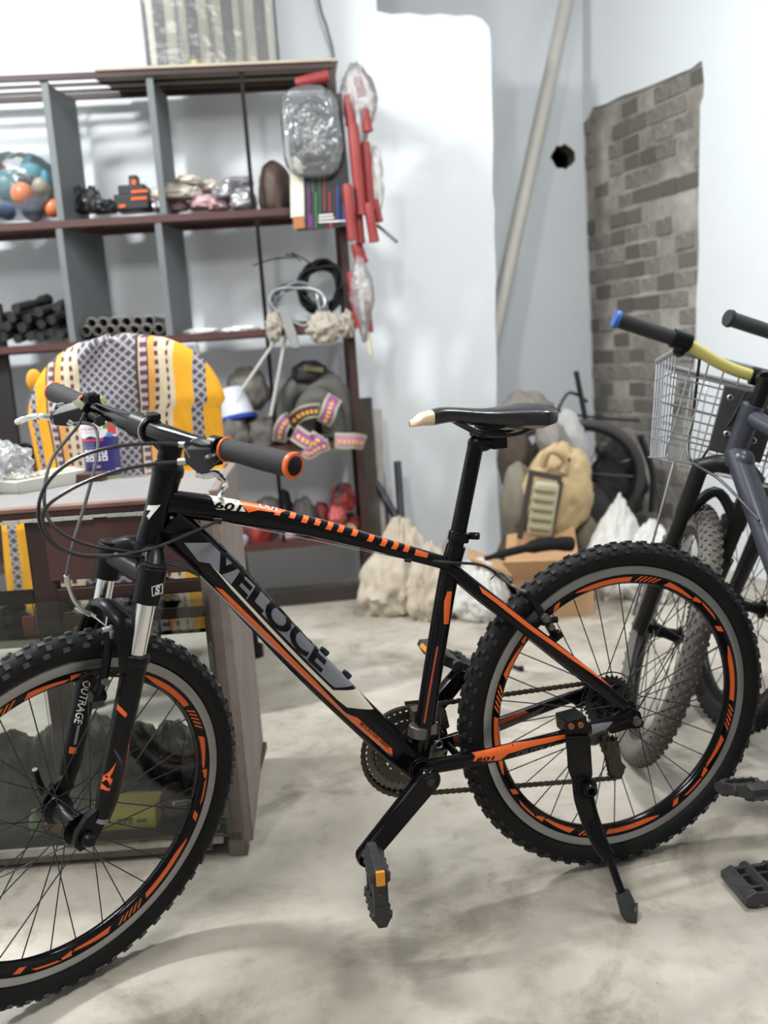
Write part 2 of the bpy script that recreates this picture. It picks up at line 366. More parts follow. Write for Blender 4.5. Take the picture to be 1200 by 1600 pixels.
def hub_mesh(hw=.034, r=.017, fr=.026):
    mb = MB(); mb.lathe([(.004, -hw-.012), (.012, -hw-.011), (.012, -hw-.003), (fr, -hw-.002), (fr, -hw+.001), (r, -hw+.006), (r*.8, 0), (r, hw-.006), (fr, hw-.001), (fr, hw+.002), (.012, hw+.003), (.012, hw+.011), (.004, hw+.012)], (0, 0, 0), (0, 1, 0), 28)
    return mb
def spoke_mats(n=32, hw=.034, fr=.024):
    out = []
    for i in range(n):
        s = 1 if i % 2 else -1; th = 2*pi*(i+.5)/n; tw = radians(58)*(1 if (i//2) % 2 else -1); a = th+tw
        out.append((V((cos(a)*fr, s*hw, sin(a)*fr)), V((cos(th)*.2535, s*.002, sin(th)*.2535))))
    return out
def unit_cyl(n=6): return MB().tube([(0, 0, 0), (0, 0, 1)], 1, n)
SPK = tomesh('spoke', unit_cyl(), DSTEEL)
def seg_mat(a, b, r):
    d = b-a; q = d.to_track_quat('Z', 'Y').to_matrix().to_4x4(); return Matrix.Translation(a) @ q @ Matrix.Diagonal((r, r, d.length, 1))
me_tyre = tomesh('tyre', tyre_mesh(), RUB); me_tread = tomesh('tread_knobs', tread_mesh(), mat('worn_tread_rubber', (.03, .031, .033, 1), .5, spec=.3, var=.6, vs=18), 20); me_treadf = me_tread.copy(); me_treadf.materials[0] = mat('lighter_tread_rubber', (.075, .076, .078, 1), .5, spec=.35, var=.75, vs=26); me_rim = tomesh('wheel', rim_mesh(), [RIMS, BLACK])  # front tread knobs use a lighter, mottled copy of the rear tread
def wheel(parent, M, ph0, hub_me, tr_me=None, spoke_me=SPK, sr=.00115, hw=.034):
    w_ = inst('wheel', me_rim, parent, M)
    inst('tyre', me_tyre, w_, Matrix()); tag(inst('tread_knobs', tr_me or me_tread, w_, Matrix()), kind='stuff')
    inst('hub', hub_me, w_, Matrix())
    for a, b in spoke_mats(hw=hw): inst('spoke', spoke_me, w_, Matrix.Rotation(radians(-ph0*.37), 4, 'Y') @ seg_mat(a, b, sr))
    return w_
bike = thing('mountain_bike', 'gloss black and orange mountain bike on its kickstand in the foreground', 'bicycle', mat=BM)
hubF = tomesh('hub', hub_mesh(.034), SATIN); hubR = tomesh('hub', hub_mesh(.032), SATIN)
wr = wheel(bike, Matrix.Translation((0, 0, RW)), 20, hubR)
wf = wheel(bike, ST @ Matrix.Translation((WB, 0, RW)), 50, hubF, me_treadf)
for w_, ph in ((wr, -20), (wf, 35)):
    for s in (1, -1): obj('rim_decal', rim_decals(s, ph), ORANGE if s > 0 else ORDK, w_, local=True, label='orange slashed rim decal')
    mb = MB(); a = radians(-14 if w_ is wr else 200); e = V((cos(a), 0, sin(a))); mb.cyl(e*.252, e*.222, .003, 8); mb.cyl(e*.243, e*.212, .0045, 8); obj('valve', mb, GREASY, w_, local=True)
# --- frame
BBC = bk(659, 1204, .037); BBC.y = 0
pHT = bk(262, 737, 0); pHB = bk(233, 853, 0)
FR = {}
def ftube(name, sw, mt=BLACK, label=None):
    mb = MB(); sw.mesh(mb); o = obj(name, mb, mt, bike, local=True, ang=60, label=label); FR[name] = (o, sw); return o
DT = Sweep([bk(262, 815, 0), bk(330, 876, 0), bk(475, 1030, 0), bk(590, 1143, 0), bk(648, 1198, 0)], [.030, .031, .0305, .029, .024], [.024, .0235, .022, .023, .026], 2.9)
TT = Sweep([bk(262, 785, 0), bk(330, 794, 0), bk(400, 805, 0), bk(500, 826, 0), bk(600, 853, 0), bk(697, 880, 0)], [.021, .0215, .020, .0165, .0135, .012], [.020, .021, .020, .018, .016, .014], 2.8)
SEAT = Sweep([bk(713, 852, 0), bk(700, 905, 0), bk(676, 1050, 0), bk(655, 1195, 0)], [.0178, .0178, .0178, .0185], [.0175, .0175, .0175, .019], 2.1)
HT = Sweep([pHT, pHT.lerp(pHB, .5), pHB], [.0245, .0215, .0245], [.0245, .0215, .0245], 2.0)
for n_, s_ in (('down_tube', DT), ('top_tube', TT), ('seat_tube', SEAT), ('head_tube', HT)): ftube(n_, s_)
def mir(P, f): return [V((p.x, p.y*f, p.z)) for p in P]
SSp = [bk(704, 888, .010), bk(745, 921, .034), bk(800, 964, .052), bk(900, 1041, .063), bk(976, 1103, .067)]
CSp = [bk(664, 1199, .034), bk(738, 1186, .044), bk(800, 1172, .053), bk(880, 1150, .063), bk(935, 1134, .068), bk(985, 1118, .068)]
for f in (1, -1):
    ftube('seat_stay', Sweep(mir(SSp, f), [.0125, .0125, .013, .0125, .0105], [.010, .010, .0095, .009, .008], 2.6))
    SS = FR['seat_stay']
    ftube('chain_stay', Sweep(mir(CSp, f), [.0135, .014, .0145, .012, .0115, .012], [.011, .011, .010, .009, .009, .008], 2.5))
    if f == 1: SSn, CSn = FR['seat_stay'], FR['chain_stay']
    else: SSf, CSf = FR['seat_stay'], FR['chain_stay']
    c = V((0, .066*f, RW)); mb = MB(); poly = [(.045, .018), (.012, .030), (-.012, .014), (-.020, -.012), (-.010, -.020), (.012, -.016), (.05, -.020), (.062, -.006)]
    mb.prism(poly, c, (1, 0, 0), (0, 0, 1), (0, 1, 0), .008); obj('dropout', mb, BLACK, bike, .002, local=True)
mb = MB(); mb.cyl(BBC+V((0, -.036, 0)), BBC+V((0, .036, 0)), .0235, 28); mb.cyl(BBC+V((0, .034, 0)), BBC+V((0, .042, 0)), .021, 24); obj('bottom_bracket', mb, BLACK, bike, .0015, local=True)
mb = MB(); mb.cyl((0, -.085, RW), (0, .085, RW), .0046, 10); mb.cyl((0, .070, RW), (0, .079, RW), .0095, 6); mb.cyl((0, -.070, RW), (0, -.079, RW), .0095, 6); obj('axle', mb, GREASY, bike, local=True)
# seat stay bridge and weld gussets
mb = MB(); a = bk(803, 967, 0); a.y = 0; mb.tube([a+V((0, .05, 0)), a+V((0, -.05, 0))], .007, 10); b_ = CSp[1]; mb.tube([V((b_.x+.02, .04, b_.z)), V((b_.x+.02, -.04, b_.z))], .007, 10); obj('stay_bridge', mb, BLACK, bike, local=True)
# decals of the frame
dt = FR['down_tube'][0]; y0 = .022
decal('decal', DT, pxpoly(DT, [(287.5, 848), (328, 848), (347.5, 866), (379, 897), (405, 922), (432.5, 951), (484, 1004), (544, 1057), (558, 1074), (523, 1074), (514, 1067), (466, 1018), (406.7, 956.7), (376.7, 928), (328, 880), (310, 877)], y0), GREYD, dt)
decal('decal', DT, pxpoly(DT, [(328.3, 881), (345, 897.5), (420, 977), (520, 1078), (560, 1079.4), (585, 1110), (542, 1105), (528, 1094), (420, 984), (360, 919)], y0), CREAM, dt)
decal('decal', DT, pxpoly(DT, [(335.8, 916.7), (348, 921), (425, 996), (490, 1061), (540, 1114), (558, 1121), (612, 1169), (613, 1180), (590, 1163), (548, 1127), (496, 1079), (420, 1004), (360, 943)], y0), ORANGE, dt)
A = DT.st(bk(333, 862, y0)); B_ = DT.st(bk(512, 1040, y0)); dtext('lettering', DT, 'VELOCE', A, B_, .0355, BLACK, dt, shear=-.12, bold=.035)
A = DT.st(bk(563, 1129, y0)); B_ = DT.st(bk(607, 1168, y0)); dtext('lettering', DT, 'MOUNTAIN SERIES', A, B_, .0055, BLACK, dt, bold=.01)
tt = FR['top_tube'][0]
decal('decal', TT, pxpoly(TT, [(327, 772), (352, 779), (376, 785), (384, 800), (374, 799), (338, 796), (333, 783)], y0), CREAM, tt)
decal('decal', TT, pxpoly(TT, [(372, 781), (402, 788), (430, 795), (456, 800), (436, 802.5), (404, 798), (388, 801)], y0), ORANGE, tt)
A = TT.st(bk(336, 788, y0)); B_ = TT.st(bk(378, 796, y0)); dtext('lettering', TT, '601', A, B_, .0125, BLACK, tt, bold=.03)
A = TT.st(bk(407, 791, y0)); B_ = TT.st(bk(440, 798, y0)); dtext('lettering', TT, 'OUT', A, B_, .008, WHITE, tt, bold=.01)
for px, py, w2 in ((436, 799, 6), (459, 804, 7), (478, 811, 5), (498, 815, 6), (516, 822, 5), (534, 826, 5), (556, 832, 8), (581, 841, 7), (601, 848, 6), (619, 853, 5), (637, 857, 4)):
    l, d = TT.st(bk(px, py, .018)); decal('decal', TT, [(l-.0075, d-.007), (l+.0025, d-.007), (l+.0075, d+.006), (l-.0025, d+.006)], ORANGE, tt, res=.004)
l, d = TT.st(bk(659, 866, .016)); decal('decal', TT, [(l-.013, d-.005), (l+.012, d-.004), (l+.013, d+.004), (l-.012, d+.005)], ORANGE, tt)
sb = FR['seat_tube'][0]
decal('decal', SEAT, pxpoly(SEAT, [(699, 924), (706, 924), (701, 975), (693, 975), (694, 940)], .017), ORANGE, sb)
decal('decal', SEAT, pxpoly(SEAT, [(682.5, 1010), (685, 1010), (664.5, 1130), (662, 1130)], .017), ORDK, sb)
so = SSn[0]; SSw = SSn[1]
decal('decal', SSw, pxpoly(SSw, [(756, 921), (785, 942), (825, 974), (895, 1026), (965, 1078), (962, 1079), (893, 1031), (822, 980), (790, 945), (776, 943), (760, 931)], .06), ORANGE, so)
co, CSw = CSn
decal('decal', CSw, pxpoly(CSw, [(738.7, 1177), (800, 1161), (880, 1141), (881, 1147), (825, 1163), (792, 1175), (781, 1186), (739.5, 1189), (744, 1182)], .055), ORANGE, co)
A = CSw.st(bk(745, 1186, .055)); B_ = CSw.st(bk(773, 1182, .055)); dtext('lettering', CSw, '601', A, B_, .0075, BLACK, co, bold=.03)
A = CSw.st(bk(806, 1176.5, .06)); B_ = CSw.st(bk(881, 1155, .06)); dtext('lettering', CSw, 'OUTRAGE', A, B_, .0085, DGREY, co, bold=.03)
decal('decal', CSw, pxpoly(CSw, [(921, 1130), (938, 1126), (953, 1124), (945, 1133), (938, 1141), (921, 1146)], .066), GREYD, co)
co2, CS2 = CSf; L_ = CS2.L
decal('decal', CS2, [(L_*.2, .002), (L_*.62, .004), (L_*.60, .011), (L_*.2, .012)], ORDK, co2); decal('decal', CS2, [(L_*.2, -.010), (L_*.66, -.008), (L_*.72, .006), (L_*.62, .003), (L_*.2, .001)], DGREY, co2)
# badge on the head tube
vs, fs = textmesh('7', .04, shear=.2, off=.002, maxlen=.01); mb = MB(); X0 = pHT.lerp(pHB, .55)
for v in vs:
    a = .62-v.x/.022; mb.v.append(X0+V((0, 0, v.y))+V((sin(a)*.0225, cos(a)*.0225, 0))+V((v.y*-.33, 0, 0)))
mb.f = fs; mb.m = [0]*len(fs); obj('head_badge', mb, WHITE, FR['head_tube'][0], local=True, ang=80)
# seat post, clamp, saddle
mb = MB(); pT = bk(743, 697, 0); pB = bk(708, 872, 0); mb.tube([pT, pB], .0145, 20); obj('seat_post', mb, BLACK, bike, local=True)
mb = MB(); a = bk(717, 838, 0); ax = (pT-pB).normalized(); mb.cyl(a-ax*.009, a+ax*.009, .0195, 26); mb.tube([a+V((-.018, .006, 0)), a+V((-.032, .018, 0))], .007, 10); obj('seat_clamp', mb, BLACK, bike, .0015, local=True)
mb = MB(); h = bk(752, 688, 0); mb.ball(h+V((0, 0, -.004)), (.052, .036, .034), 8); mb.box(h+V((-.012, 0, .012)), (.05, .05, .012)); mb.box(h+V((-.018, 0, .026)), (.044, .046, .012)); mb.box(h+V((-.03, 0, -.006)), (.03, .03, .022)); obj('seat_clamp_head', mb, SATIN, bike, .003, local=True)
n0 = bk(640, 662, 0); n1 = bk(860, 646, 0); SL = (n1-n0).length
def saddle_mesh():
    mb = MB(); NX, NY = 40, 22; D = (n1-n0).normalized(); vs = []
    def half(f): 
        if f < .45: return .017+.012*(f/.45)**1.6 if f > .04 else .017*sqrt(max(f, 0)/.04+.02)
        g = (f-.45)/.55; return .029+.042*min(1, g/.72)**1.4 if g < .72 else .071*(1-((g-.72)/.29)**2.6)**.6+.002
    def tab(f, T): 
        for (a, b), (c, d) in zip(T, T[1:]):
            if f <= c: g = (f-a)/(c-a); return b+(d-b)*g*g*(3-2*g)
        return T[-1][1]
    def topz(f): return tab(f, [(0, -.001), (.10, .013), (.22, .0185), (.55, .0115), (.85, .0150), (.97, .012), (1, .004)])
    def dep(f): return topz(f)-tab(f, [(0, -.006), (.15, -.008), (.27, -.005), (.43, -.013), (.56, -.018), (.70, -.027), (.84, -.027), (.91, -.021), (.96, -.012), (1, .001)])
    for i in range(NX+1):
        f = i/NX; hw = half(f); z0 = topz(f); dp = dep(f)
        for j in range(NY):
            a = 2*pi*j/NY; cx = cos(a); sz = sin(a)
            y = hw*math.copysign(abs(cx)**.75, cx); z = z0+ (sz*.006 if sz > 0 else dp*-abs(sz)**.5*(.9 if abs(cx) < .8 else 1))
            if sz < -.3: y *= .80
            z -= .006*(y/max(hw, .01))**2*(hw/.07)
            vs.append(n0+V((D.x*SL*f, y, D.z*SL*f+z)))
    fs = [(i*NY+j, i*NY+(j+1) % NY, (i+1)*NY+(j+1) % NY, (i+1)*NY+j) for i in range(NX) for j in range(NY)]+[tuple(range(NY)), tuple(NX*NY+j for j in range(NY))]
    mb.add(vs, fs); k = int(NX*.155)
    for i in range(k*NY): mb.m[i] = 1
    return mb
sd = obj('saddle', saddle_mesh(), [mat('saddle_vinyl', (.012, .012, .014, 1), .3, bump=.05, bs=90), mat('cream_saddle_nose', srgb(236, 218, 186), .35, c2=srgb(206, 160, 110), vs=22, thr=.36)], bike, local=True, ang=60)
for s in (1, -1):
    mb = MB(); mb.tube(sm([n0.lerp(n1, .30)+V((0, .012*s, .0)), n0.lerp(n1, .42)+V((0, .02*s, -.018)), n0.lerp(n1, .52)+V((0, .022*s, -.03)), n0.lerp(n1, .72)+V((0, .022*s, -.03)), n0.lerp(n1, .82)+V((0, .028*s, -.018)), n0.lerp(n1, .9)+V((0, .035*s, -.002))]), .0036, 8); obj('saddle_rail', mb, DSTEEL, sd, local=True)
# --- fork, steered
def sobj(name, mb, mt, parent=None, bev=0, **k): mb.xf(lambda p: ST @ p); return obj(name, mb, mt, parent or bike, bev, local=True, **k)
LEGT = sk(238, 893, .062); LEGB = V((1.006, .062, .352)); FY = .062
def leg_pt(z, f=1, fwd=0): t = (LEGT.z-z)/(LEGT.z-LEGB.z); p = LEGT.lerp(LEGB, t); return V((p.x+fwd, FY*f, z))
zc, zl = LEGT.z, .625
mb = MB(); mb.tube([leg_pt(zc-.012, 1), leg_pt(zc-.012, -1)], .017, 14); 
a = V((pHB.x, 0, pHB.z-.012)); mb.tube(sm([leg_pt(zc-.008, 1), (leg_pt(zc, 1)+a)/2+V((-.002, 0, .008)), a+V((.004, 0, .002)), (leg_pt(zc, -1)+a)/2+V((-.002, 0, .008)), leg_pt(zc-.008, -1)], 6), [.019]*25, 14)
sobj('fork_crown', mb, SATIN, label='satin black fork crown')
for f in (1, -1):
    mb = MB(); mb.cyl(leg_pt(zc-.048, f), leg_pt(zc+.008, f), .0215, 24, r2=.0225); mb.cyl(leg_pt(zc+.007, f), leg_pt(zc+.013, f), .0205, 24); cp = sobj('fork_cap', mb, SATIN, None, .001)
    if f == 1:
        mb = MB(); q = leg_pt(zc-.022, 1)
        for sx, sz, ww, hh in ((0, .0075, .019, .0012), (0, -.0075, .019, .0012), (-.009, 0, .0012, .015), (.009, 0, .0012, .015)): mb.box(q+V((sx, .0222, sz)), (ww, .0008, hh))
        mb.v += [q+V((-v.x*1+0, .0227, v.y)) for v in textmesh('S', .017, off=.001, maxlen=1, shear=.2)[0]]; b0 = len(mb.v)-len(textmesh('S', .017, off=.001, maxlen=1, shear=.2)[0]); fs = textmesh('S', .017, off=.001, maxlen=1, shear=.2)[1]; mb.f += [tuple(i+b0 for i in x) for x in fs]; mb.m += [0]*len(fs)
        sobj('badge', mb, WHITE, cp)
    mb = MB(); mb.cyl(leg_pt(.56, f), leg_pt(zc-.04, f), .0148, 24); sobj('stanchion', mb, CHROME, label='polished metal stanchion')
    FL = Sweep([leg_pt(zl, f), leg_pt(.56, f), leg_pt(.46, f, .002), leg_pt(.40, f, .003), leg_pt(.352, f, .004)], [.0195, .019, .0175, .018, .012], [.0195, .0185, .017, .016, .011], 2.2)
    mb = MB(); FL.mesh(mb); mb.lathe([(.0148, 0), (.021, .0), (.022, .004), (.022, .012), (.0195, .016)], leg_pt(zl+.004, f), leg_pt(.4, f)-leg_pt(zl, f), 24)
    mb.prism([(-.012, -.018), (.014, -.020), (.022, -.006), (.016, .014), (-.004, .036), (-.036, .05), (-.040, .018)], V((WB, FY*f*.93, RW)), (1, 0, 0), (0, 0, 1), (0, 1, 0), .013)
    lo = sobj('fork_lower', mb, SATIN, None, .0015)
    def fdec(poly, mt, n_='decal', sd_=1): 
        o = decal(n_, FL, poly, mt, lo, side=sd_, res=.006); o.data.transform(ST); return o
    if f == 1:
        Lw = FL.L; 
        fp = lambda P_: [FL.st(sk(a_, b_, .078)) for a_, b_ in P_]; fdec(fp([(184.5, 1101), (187, 1101), (198.5, 1115), (195.5, 1121), (185, 1110)]), ORANGE)
        fdec([(.142, -.0065), (.150, -.0080), (.18, -.0120), (.235, -.0122), (.262, -.0092), (.262, -.012), (.235, -.0145), (.18, -.0145), (.146, -.0105)], ORDK)
        for q in range(6): fdec([(.150+q*.004, .014-q*.0032), (.153+q*.004, .014-q*.0032), (.166+q*.003, .007-q*.002), (.232-q*.004, .0120-q*.0028), (.229-q*.004, .0120-q*.0028), (.163+q*.003, .0062-q*.002)], DGREY)
        fdec(fp([(157, 1222), (162, 1221), (161, 1232), (156, 1232)]), ORANGE); fdec(fp([(168, 1217), (174, 1206), (182, 1190), (177, 1206), (173, 1216), (176.5, 1218), (173, 1228), (170, 1220), (165, 1228), (165, 1220)]), ORANGE); fdec(fp([(165, 1229), (170, 1233), (173, 1231), (172, 1236), (163, 1238)]), ORANGE); fdec([(.276, .012), (.276, -.004), (.288, -.002), (.288, .012)], GREYD)
    else:
        for o in [dtext('lettering', FL, 'OUTRAGE', (FL.st(sk(127, 1058, -.062))[0], .0095), (FL.st(sk(113.5, 1126, -.062))[0], .0095), .0105, WHITE, lo, flip=True)]: o.data.transform(ST)
        fdec([(.205, .003), (.217, .003), (.217, .014), (.205, .014)], ORANGE); fdec([(.165, .006), (.2, .006), (.2, .010), (.165, .010)], GREYD)
# brace arch
mb = MB(); AP = sk(172, 948, 0); P = sm([leg_pt(zl-.02, 1, .010), leg_pt(zl+.02, 1, .018)+V((0, -.004, 0)), AP+V((.002, .044, -.012)), AP+V((.004, .02, .0)), AP+V((.004, 0, .004)), AP+V((.004, -.02, .0)), AP+V((.002, -.044, -.012)), leg_pt(zl+.02, -1, .018)+V((0, .004, 0)), leg_pt(zl-.02, -1, .010)], 6)
vs = []; n = len(P)
for i, p in enumerate(P):
    t = (P[min(i+1, n-1)]-P[max(i-1, 0)]).normalized(); u = V((1, 0, .1)); u = (u-t*u.dot(t)).normalized(); q = t.cross(u)
    for k in range(12): a_ = 2*pi*k/12; vs.append(p+u*cos(a_)*.016+q*sin(a_)*.0085)
mb.add(vs, [(i*12+k, i*12+(k+1) % 12, (i+1)*12+(k+1) % 12, (i+1)*12+k) for i in range(n-1) for k in range(12)]+[tuple(range(12)), tuple((n-1)*12+k for k in range(12))])
sobj('fork_brace', mb, SATIN)
# front axle quick release
mb = MB(); mb.cyl((WB, -.075, RW), (WB, .075, RW), .004, 10); mb.lathe([(0, .012), (.008, .012), (.0125, .006), (.0135, 0), (.010, -.006)], (WB, .066, RW), (0, 1, 0), 20); mb.cyl((WB, -.066, RW), (WB, -.078, RW), .012, 16); mb.tube(sm([(WB, -.074, RW), (WB+.005, -.084, RW+.02), (WB+.012, -.082, RW+.06)], 4), [.006, .006, .007, .007, .007, .007, .006, .006, .005], 8); sobj('quick_release', mb, SATIN)
# V brakes
def vbrake(steered, piv, top, f):
    """one brake arm with shoe"""
    fn = sobj if steered else (lambda n_, m_, mt, par=None, bev=0, **k: obj(n_, m_, mt, par or bike, bev, local=True, **k))
    d = top-piv; out = V((0, f, 0)); u = d.normalized(); fwd = u.cross(out).normalized()
    mb = MB(); pr = sm([piv, piv.lerp(top, .35)+out*.008, piv.lerp(top, .75)+out*.006, top], 5)
    mb.tube(pr, [.008]*5+[.0075]*5+[.006]*5+[.005], 8); mb.cyl(piv-fwd*.012, piv+fwd*.012, .009, 12); arm = fn('brake_arm', mb, SATIN)
    mb = MB(); c = piv.lerp(top, .28)-out*.012; mb.box(c, (.012, .010, .010)); sh = (fwd.cross(V((0, 1, 0)))).normalized(); r_ = Matrix((sh, V((0, 1, 0)), fwd)).transposed(); mb.box(c-out*.006, (.06 if not steered else .05, .009, .011), r_ if False else None); fn('brake_shoe', mb, RUB, arm, .002)
    mb = MB(); mb.cyl(c+out*.008, c+out*.030, .0045, 8); mb.cyl(c+out*.024, c+out*.032, .0065, 6); fn('bolt', mb, GREASY, arm); return arm
a1 = vbrake(True, sk(152, 1088, .040), sk(170, 985, .036), 1)
a2 = vbrake(True, sk(152, 1088, .040)*1+V((0, -.08, 0)), sk(170, 985, .036)+V((0, -.072, 0)), -1)
mb = MB(); c = sk(170, 982, .036); mb.cyl(c+V((.012, 0, 0)), c-V((.006, 0, 0)), .005, 10); mb.box(c+V((0, .004, -.008)), (.008, .01, .014)); sobj('cable_clamp', mb, STEEL, label='silver cable clamp bolt')
mb = MB(); nd = sm([sk(104, 902, 0), sk(108, 918, 0), sk(116, 938, 0), sk(130, 954, .0), sk(146, 961, .0)], 5); mb.tube(nd, .0032, 8); mb.cyl(sk(104, 899, 0), sk(107, 916, 0), .0045, 10); sobj('brake_noodle', mb, STEEL, label='bent silver brake cable noodle')
mb = MB(); mb.tube([sk(143, 960, 0), sk(170, 982, .036)], .0012, 6); mb.cyl(sk(142, 959, .0), sk(150, 964, .006), .0035, 8); mb.bar(sk(118, 948, -.02), sk(142, 960, -.004), .010, .004); sobj('brake_wire', mb, CHROME)
a3 = vbrake(False, bk(868, 995, .042), bk(822, 925, .040), 1); a4 = vbrake(False, V((bk(868, 995, .042).x, -.042, bk(868, 995, .042).z)), V((bk(822, 925, .040).x, -.04, bk(822, 925, .040).z)), -1)
mb = MB(); c = bk(847, 962, .045); mb.cyl(c, c+V((0, .02, 0)), .0075, 12); mb.cyl(c+V((0, .018, 0)), c+V((0, .024, 0)), .0055, 6); obj('bolt', mb, GREASY, a3, local=True)
mb = MB(); mb.tube(sm([bk(770, 893, .0), bk(782, 902, -.01), bk(800, 915, .0), bk(822, 925, .03)], 5), .003, 8); mb.tube(sm([bk(766, 905, -.02), bk(776, 896, -.02), bk(788, 898, -.02), bk(800, 908, 0)], 5), .0022, 8); obj('brake_noodle', mb, GREASY, bike, local=True)
# --- drive train
def hullm(mb, pts, mi=0):
    bm = bmesh.new()
    for p in pts: bm.verts.new(V(p))
    r = bmesh.ops.convex_hull(bm, input=bm.verts); bmesh.ops.delete(bm, geom=[v for v in bm.verts if not v.link_faces], context='VERTS')
    bm.verts.index_update(); mb.add([v.co.copy() for v in bm.verts], [tuple(v.index for v in f.verts) for f in bm.faces], mi); bm.free(); return mb
def gear(mb, c, r, T, y, th, rin, dep=.004, mi=0, sect=None):
    n = T*4; vs = []
    for s in (-th/2, th/2):
        for k in range(n):
            a = 2*pi*k/n; rr = r+(dep if k % 4 in (1, 2) else 0); vs.append(c+V((cos(a)*rr, y+s, sin(a)*rr)))
        for k in range(n): a = 2*pi*k/n; vs.append(c+V((cos(a)*rin, y+s, sin(a)*rin)))
    fs = []
    for k in range(n):
        j = (k+1) % n; fs += [(k, j, n+j, n+k), (2*n+k, 3*n+k, 3*n+j, 2*n+j), (k, 2*n+k, 2*n+j, j), (n+k, n+j, 3*n+j, 3*n+k)]
    return mb.add(vs, fs, mi)

C = BBC
mb = MB(); mb.lathe([(.080, -.0015), (.0875, -.0015), (.0885, 0), (.0875, .0015), (.080, .0015)], C+V((0, -.058, 0)), (0, 1, 0), 72, closed=True)
crk = obj('chainring_guard', mb, SATIN, bike, local=True)
for r, T, y in ((.078, 42, -.052), (.062, 34, -.046), (.042, 22, -.040)):
    mb = MB(); gear(mb, C, r, T, y, .002, r-.016, .005)
    for k in range(4):
        a = 2*pi*k/4+.6; mb.bar(C+V((cos(a)*.018, y, sin(a)*.018)), C+V((cos(a)*(r-.012), y, sin(a)*(r-.012))), .016, .003, (0, 1, 0))
    obj('chainring', mb, RUST if r < .07 else GREASY, crk, local=True)
def arm(name, a, b, y0, y1, mt, r0=.021, r1=.016):
    d = (b-a); d.y = 0; n = V((-d.z, 0, d.x)).normalized(); mb = MB(); N = 14; vs = []
    def ring(c, r, y):
        q = []
        for k in range(N+1): an = pi/2+pi*k/N; q.append(c+n*sin(an)*r+d.normalized()*cos(an)*r+V((0, y, 0)))
        return q
    for y, sh in ((y0-.006, .90), (y0, 1), (y1, 1), (y1+.005, .86)):
        A0 = []
        for k in range(N+1): an = pi/2+pi*k/N; A0.append(V((a.x, y if False else y, a.z))+n*sin(an)*r0*sh+d.normalized()*cos(an)*r0*sh)
        for k in range(N+1): an = -pi/2+pi*k/N; A0.append(V((b.x, y+(.012 if y0 > 0 else -.012), b.z))+n*sin(an)*r1*sh+d.normalized()*cos(an)*r1*sh)
        vs += A0
    M_ = 2*(N+1); fs = [(l*M_+k, l*M_+(k+1) % M_, (l+1)*M_+(k+1) % M_, (l+1)*M_+k) for l in range(3) for k in range(M_)]+[tuple(range(M_)), tuple(3*M_+k for k in range(M_))]
    mb.add(vs, fs); return mb
e1 = bk(573, 1343, .095); cA = V((C.x, 0, C.z)); 
mb = arm('crank_arm', cA, V((e1.x, 0, e1.z)), .066, .080, BLACK); ca = obj('crank_arm', mb, BLACK, bike, local=True, ang=45)
mb = MB(); mb.lathe([(0, .004), (.0075, .003), (.009, 0)], C+V((0, .083, 0)), (0, 1, 0), 20); mb.lathe([(.0115, 0), (.0125, .003), (.0135, 0)], C+V((0, .084, 0)), (0, 1, 0), 24); obj('bolt', mb, DSTEEL, ca, local=True)
e2 = V((2*C.x-e1.x, 0, 2*C.z-e1.z)); mb = arm('crank_arm', cA, e2, -.085, -.071, BLACK); obj('crank_arm', mb, BLACK, bike, local=True, ang=45)
mb = MB(); mb.cyl(C+V((0, -.08, 0)), C+V((0, .07, 0)), .009, 14); obj('bottom_bracket_axle', mb, DSTEEL, bike, local=True)
PEDM = mat('scuffed_black_plastic', (.030, .029, .029, 1), .5, var=.5, vs=60, bump=.25, bs=150)
def pedal_geo(c, u, lat, L=.108, W=.092, T=.030):
    """platform pedal: long axis u, spindle axis lat; returns (body, reflector) meshes"""
    u = V(u).normalized(); lat = V(lat).normalized(); n = u.cross(lat).normalized(); lat = n.cross(u); R = Matrix((u, lat, n)).transposed(); P = lambda x, y, z: c+u*x+lat*y+n*z
    mb = MB()
    for s in (-1, 1):
        mb.prism([(-L*.30, -T*.5), (-L*.26, -T*.34), (L*.26, -T*.34), (L*.30, -T*.5), (L*.5, -T*.2), (L*.5, T*.2), (L*.30, T*.5), (L*.26, T*.34), (-L*.26, T*.34), (-L*.30, T*.5), (-L*.5, T*.2), (-L*.5, -T*.2)], P(0, s*W*.44, 0), u, n, lat, .010)
        hullm(mb, [P(s*L*x, y*W, z*T) for x, y, z in ((.50, .40, .2), (.50, -.40, .2), (.50, .40, -.2), (.50, -.40, -.2), (.30, .46, .48), (.30, -.46, .48), (.30, .46, -.48), (.30, -.46, -.48), (.36, .46, .5), (.36, -.46, .5), (.36, .46, -.5), (.36, -.46, -.5))])
        mb.box(P(0, s*W*.20, 0), (L*.62, .007, T*.6), R)
        for q in range(4): mb.box(P(s*L*.34, (q-1.5)*W*.22, 0), (.006, .006, T*1.1), R)
    mb.cyl(P(0, -W*.62, 0), P(0, W*.46, 0), .0125, 14); mb.cyl(P(0, W*.40, 0), P(0, W*.52, 0), .011, 14)
    rf = MB()
    rf.box(P(L*.503, 0, 0), (.004, W*.5, T*.30), R)
    return mb, rf
u = (bk(592, 1440, .15)-bk(586, 1332, .15)); u.y = 0; u.normalize(); c = bk(589, 1381, .140); lat = V((.12, 1, .25))
b_, r_ = pedal_geo(c, u, lat, T=.036); pd = obj('pedal', b_, PEDM, bike, .0015, local=True); 
nrm = u.cross(V(lat)).normalized(); latn = nrm.cross(u)
rf = MB(); Rr = Matrix((u, latn, nrm)).transposed(); rf.box(c-u*.040+latn*.0475, (.026, .006, .015), Rr); obj('reflector', rf, AMBER, pd, .001, local=True, label='amber reflector on the pedal')
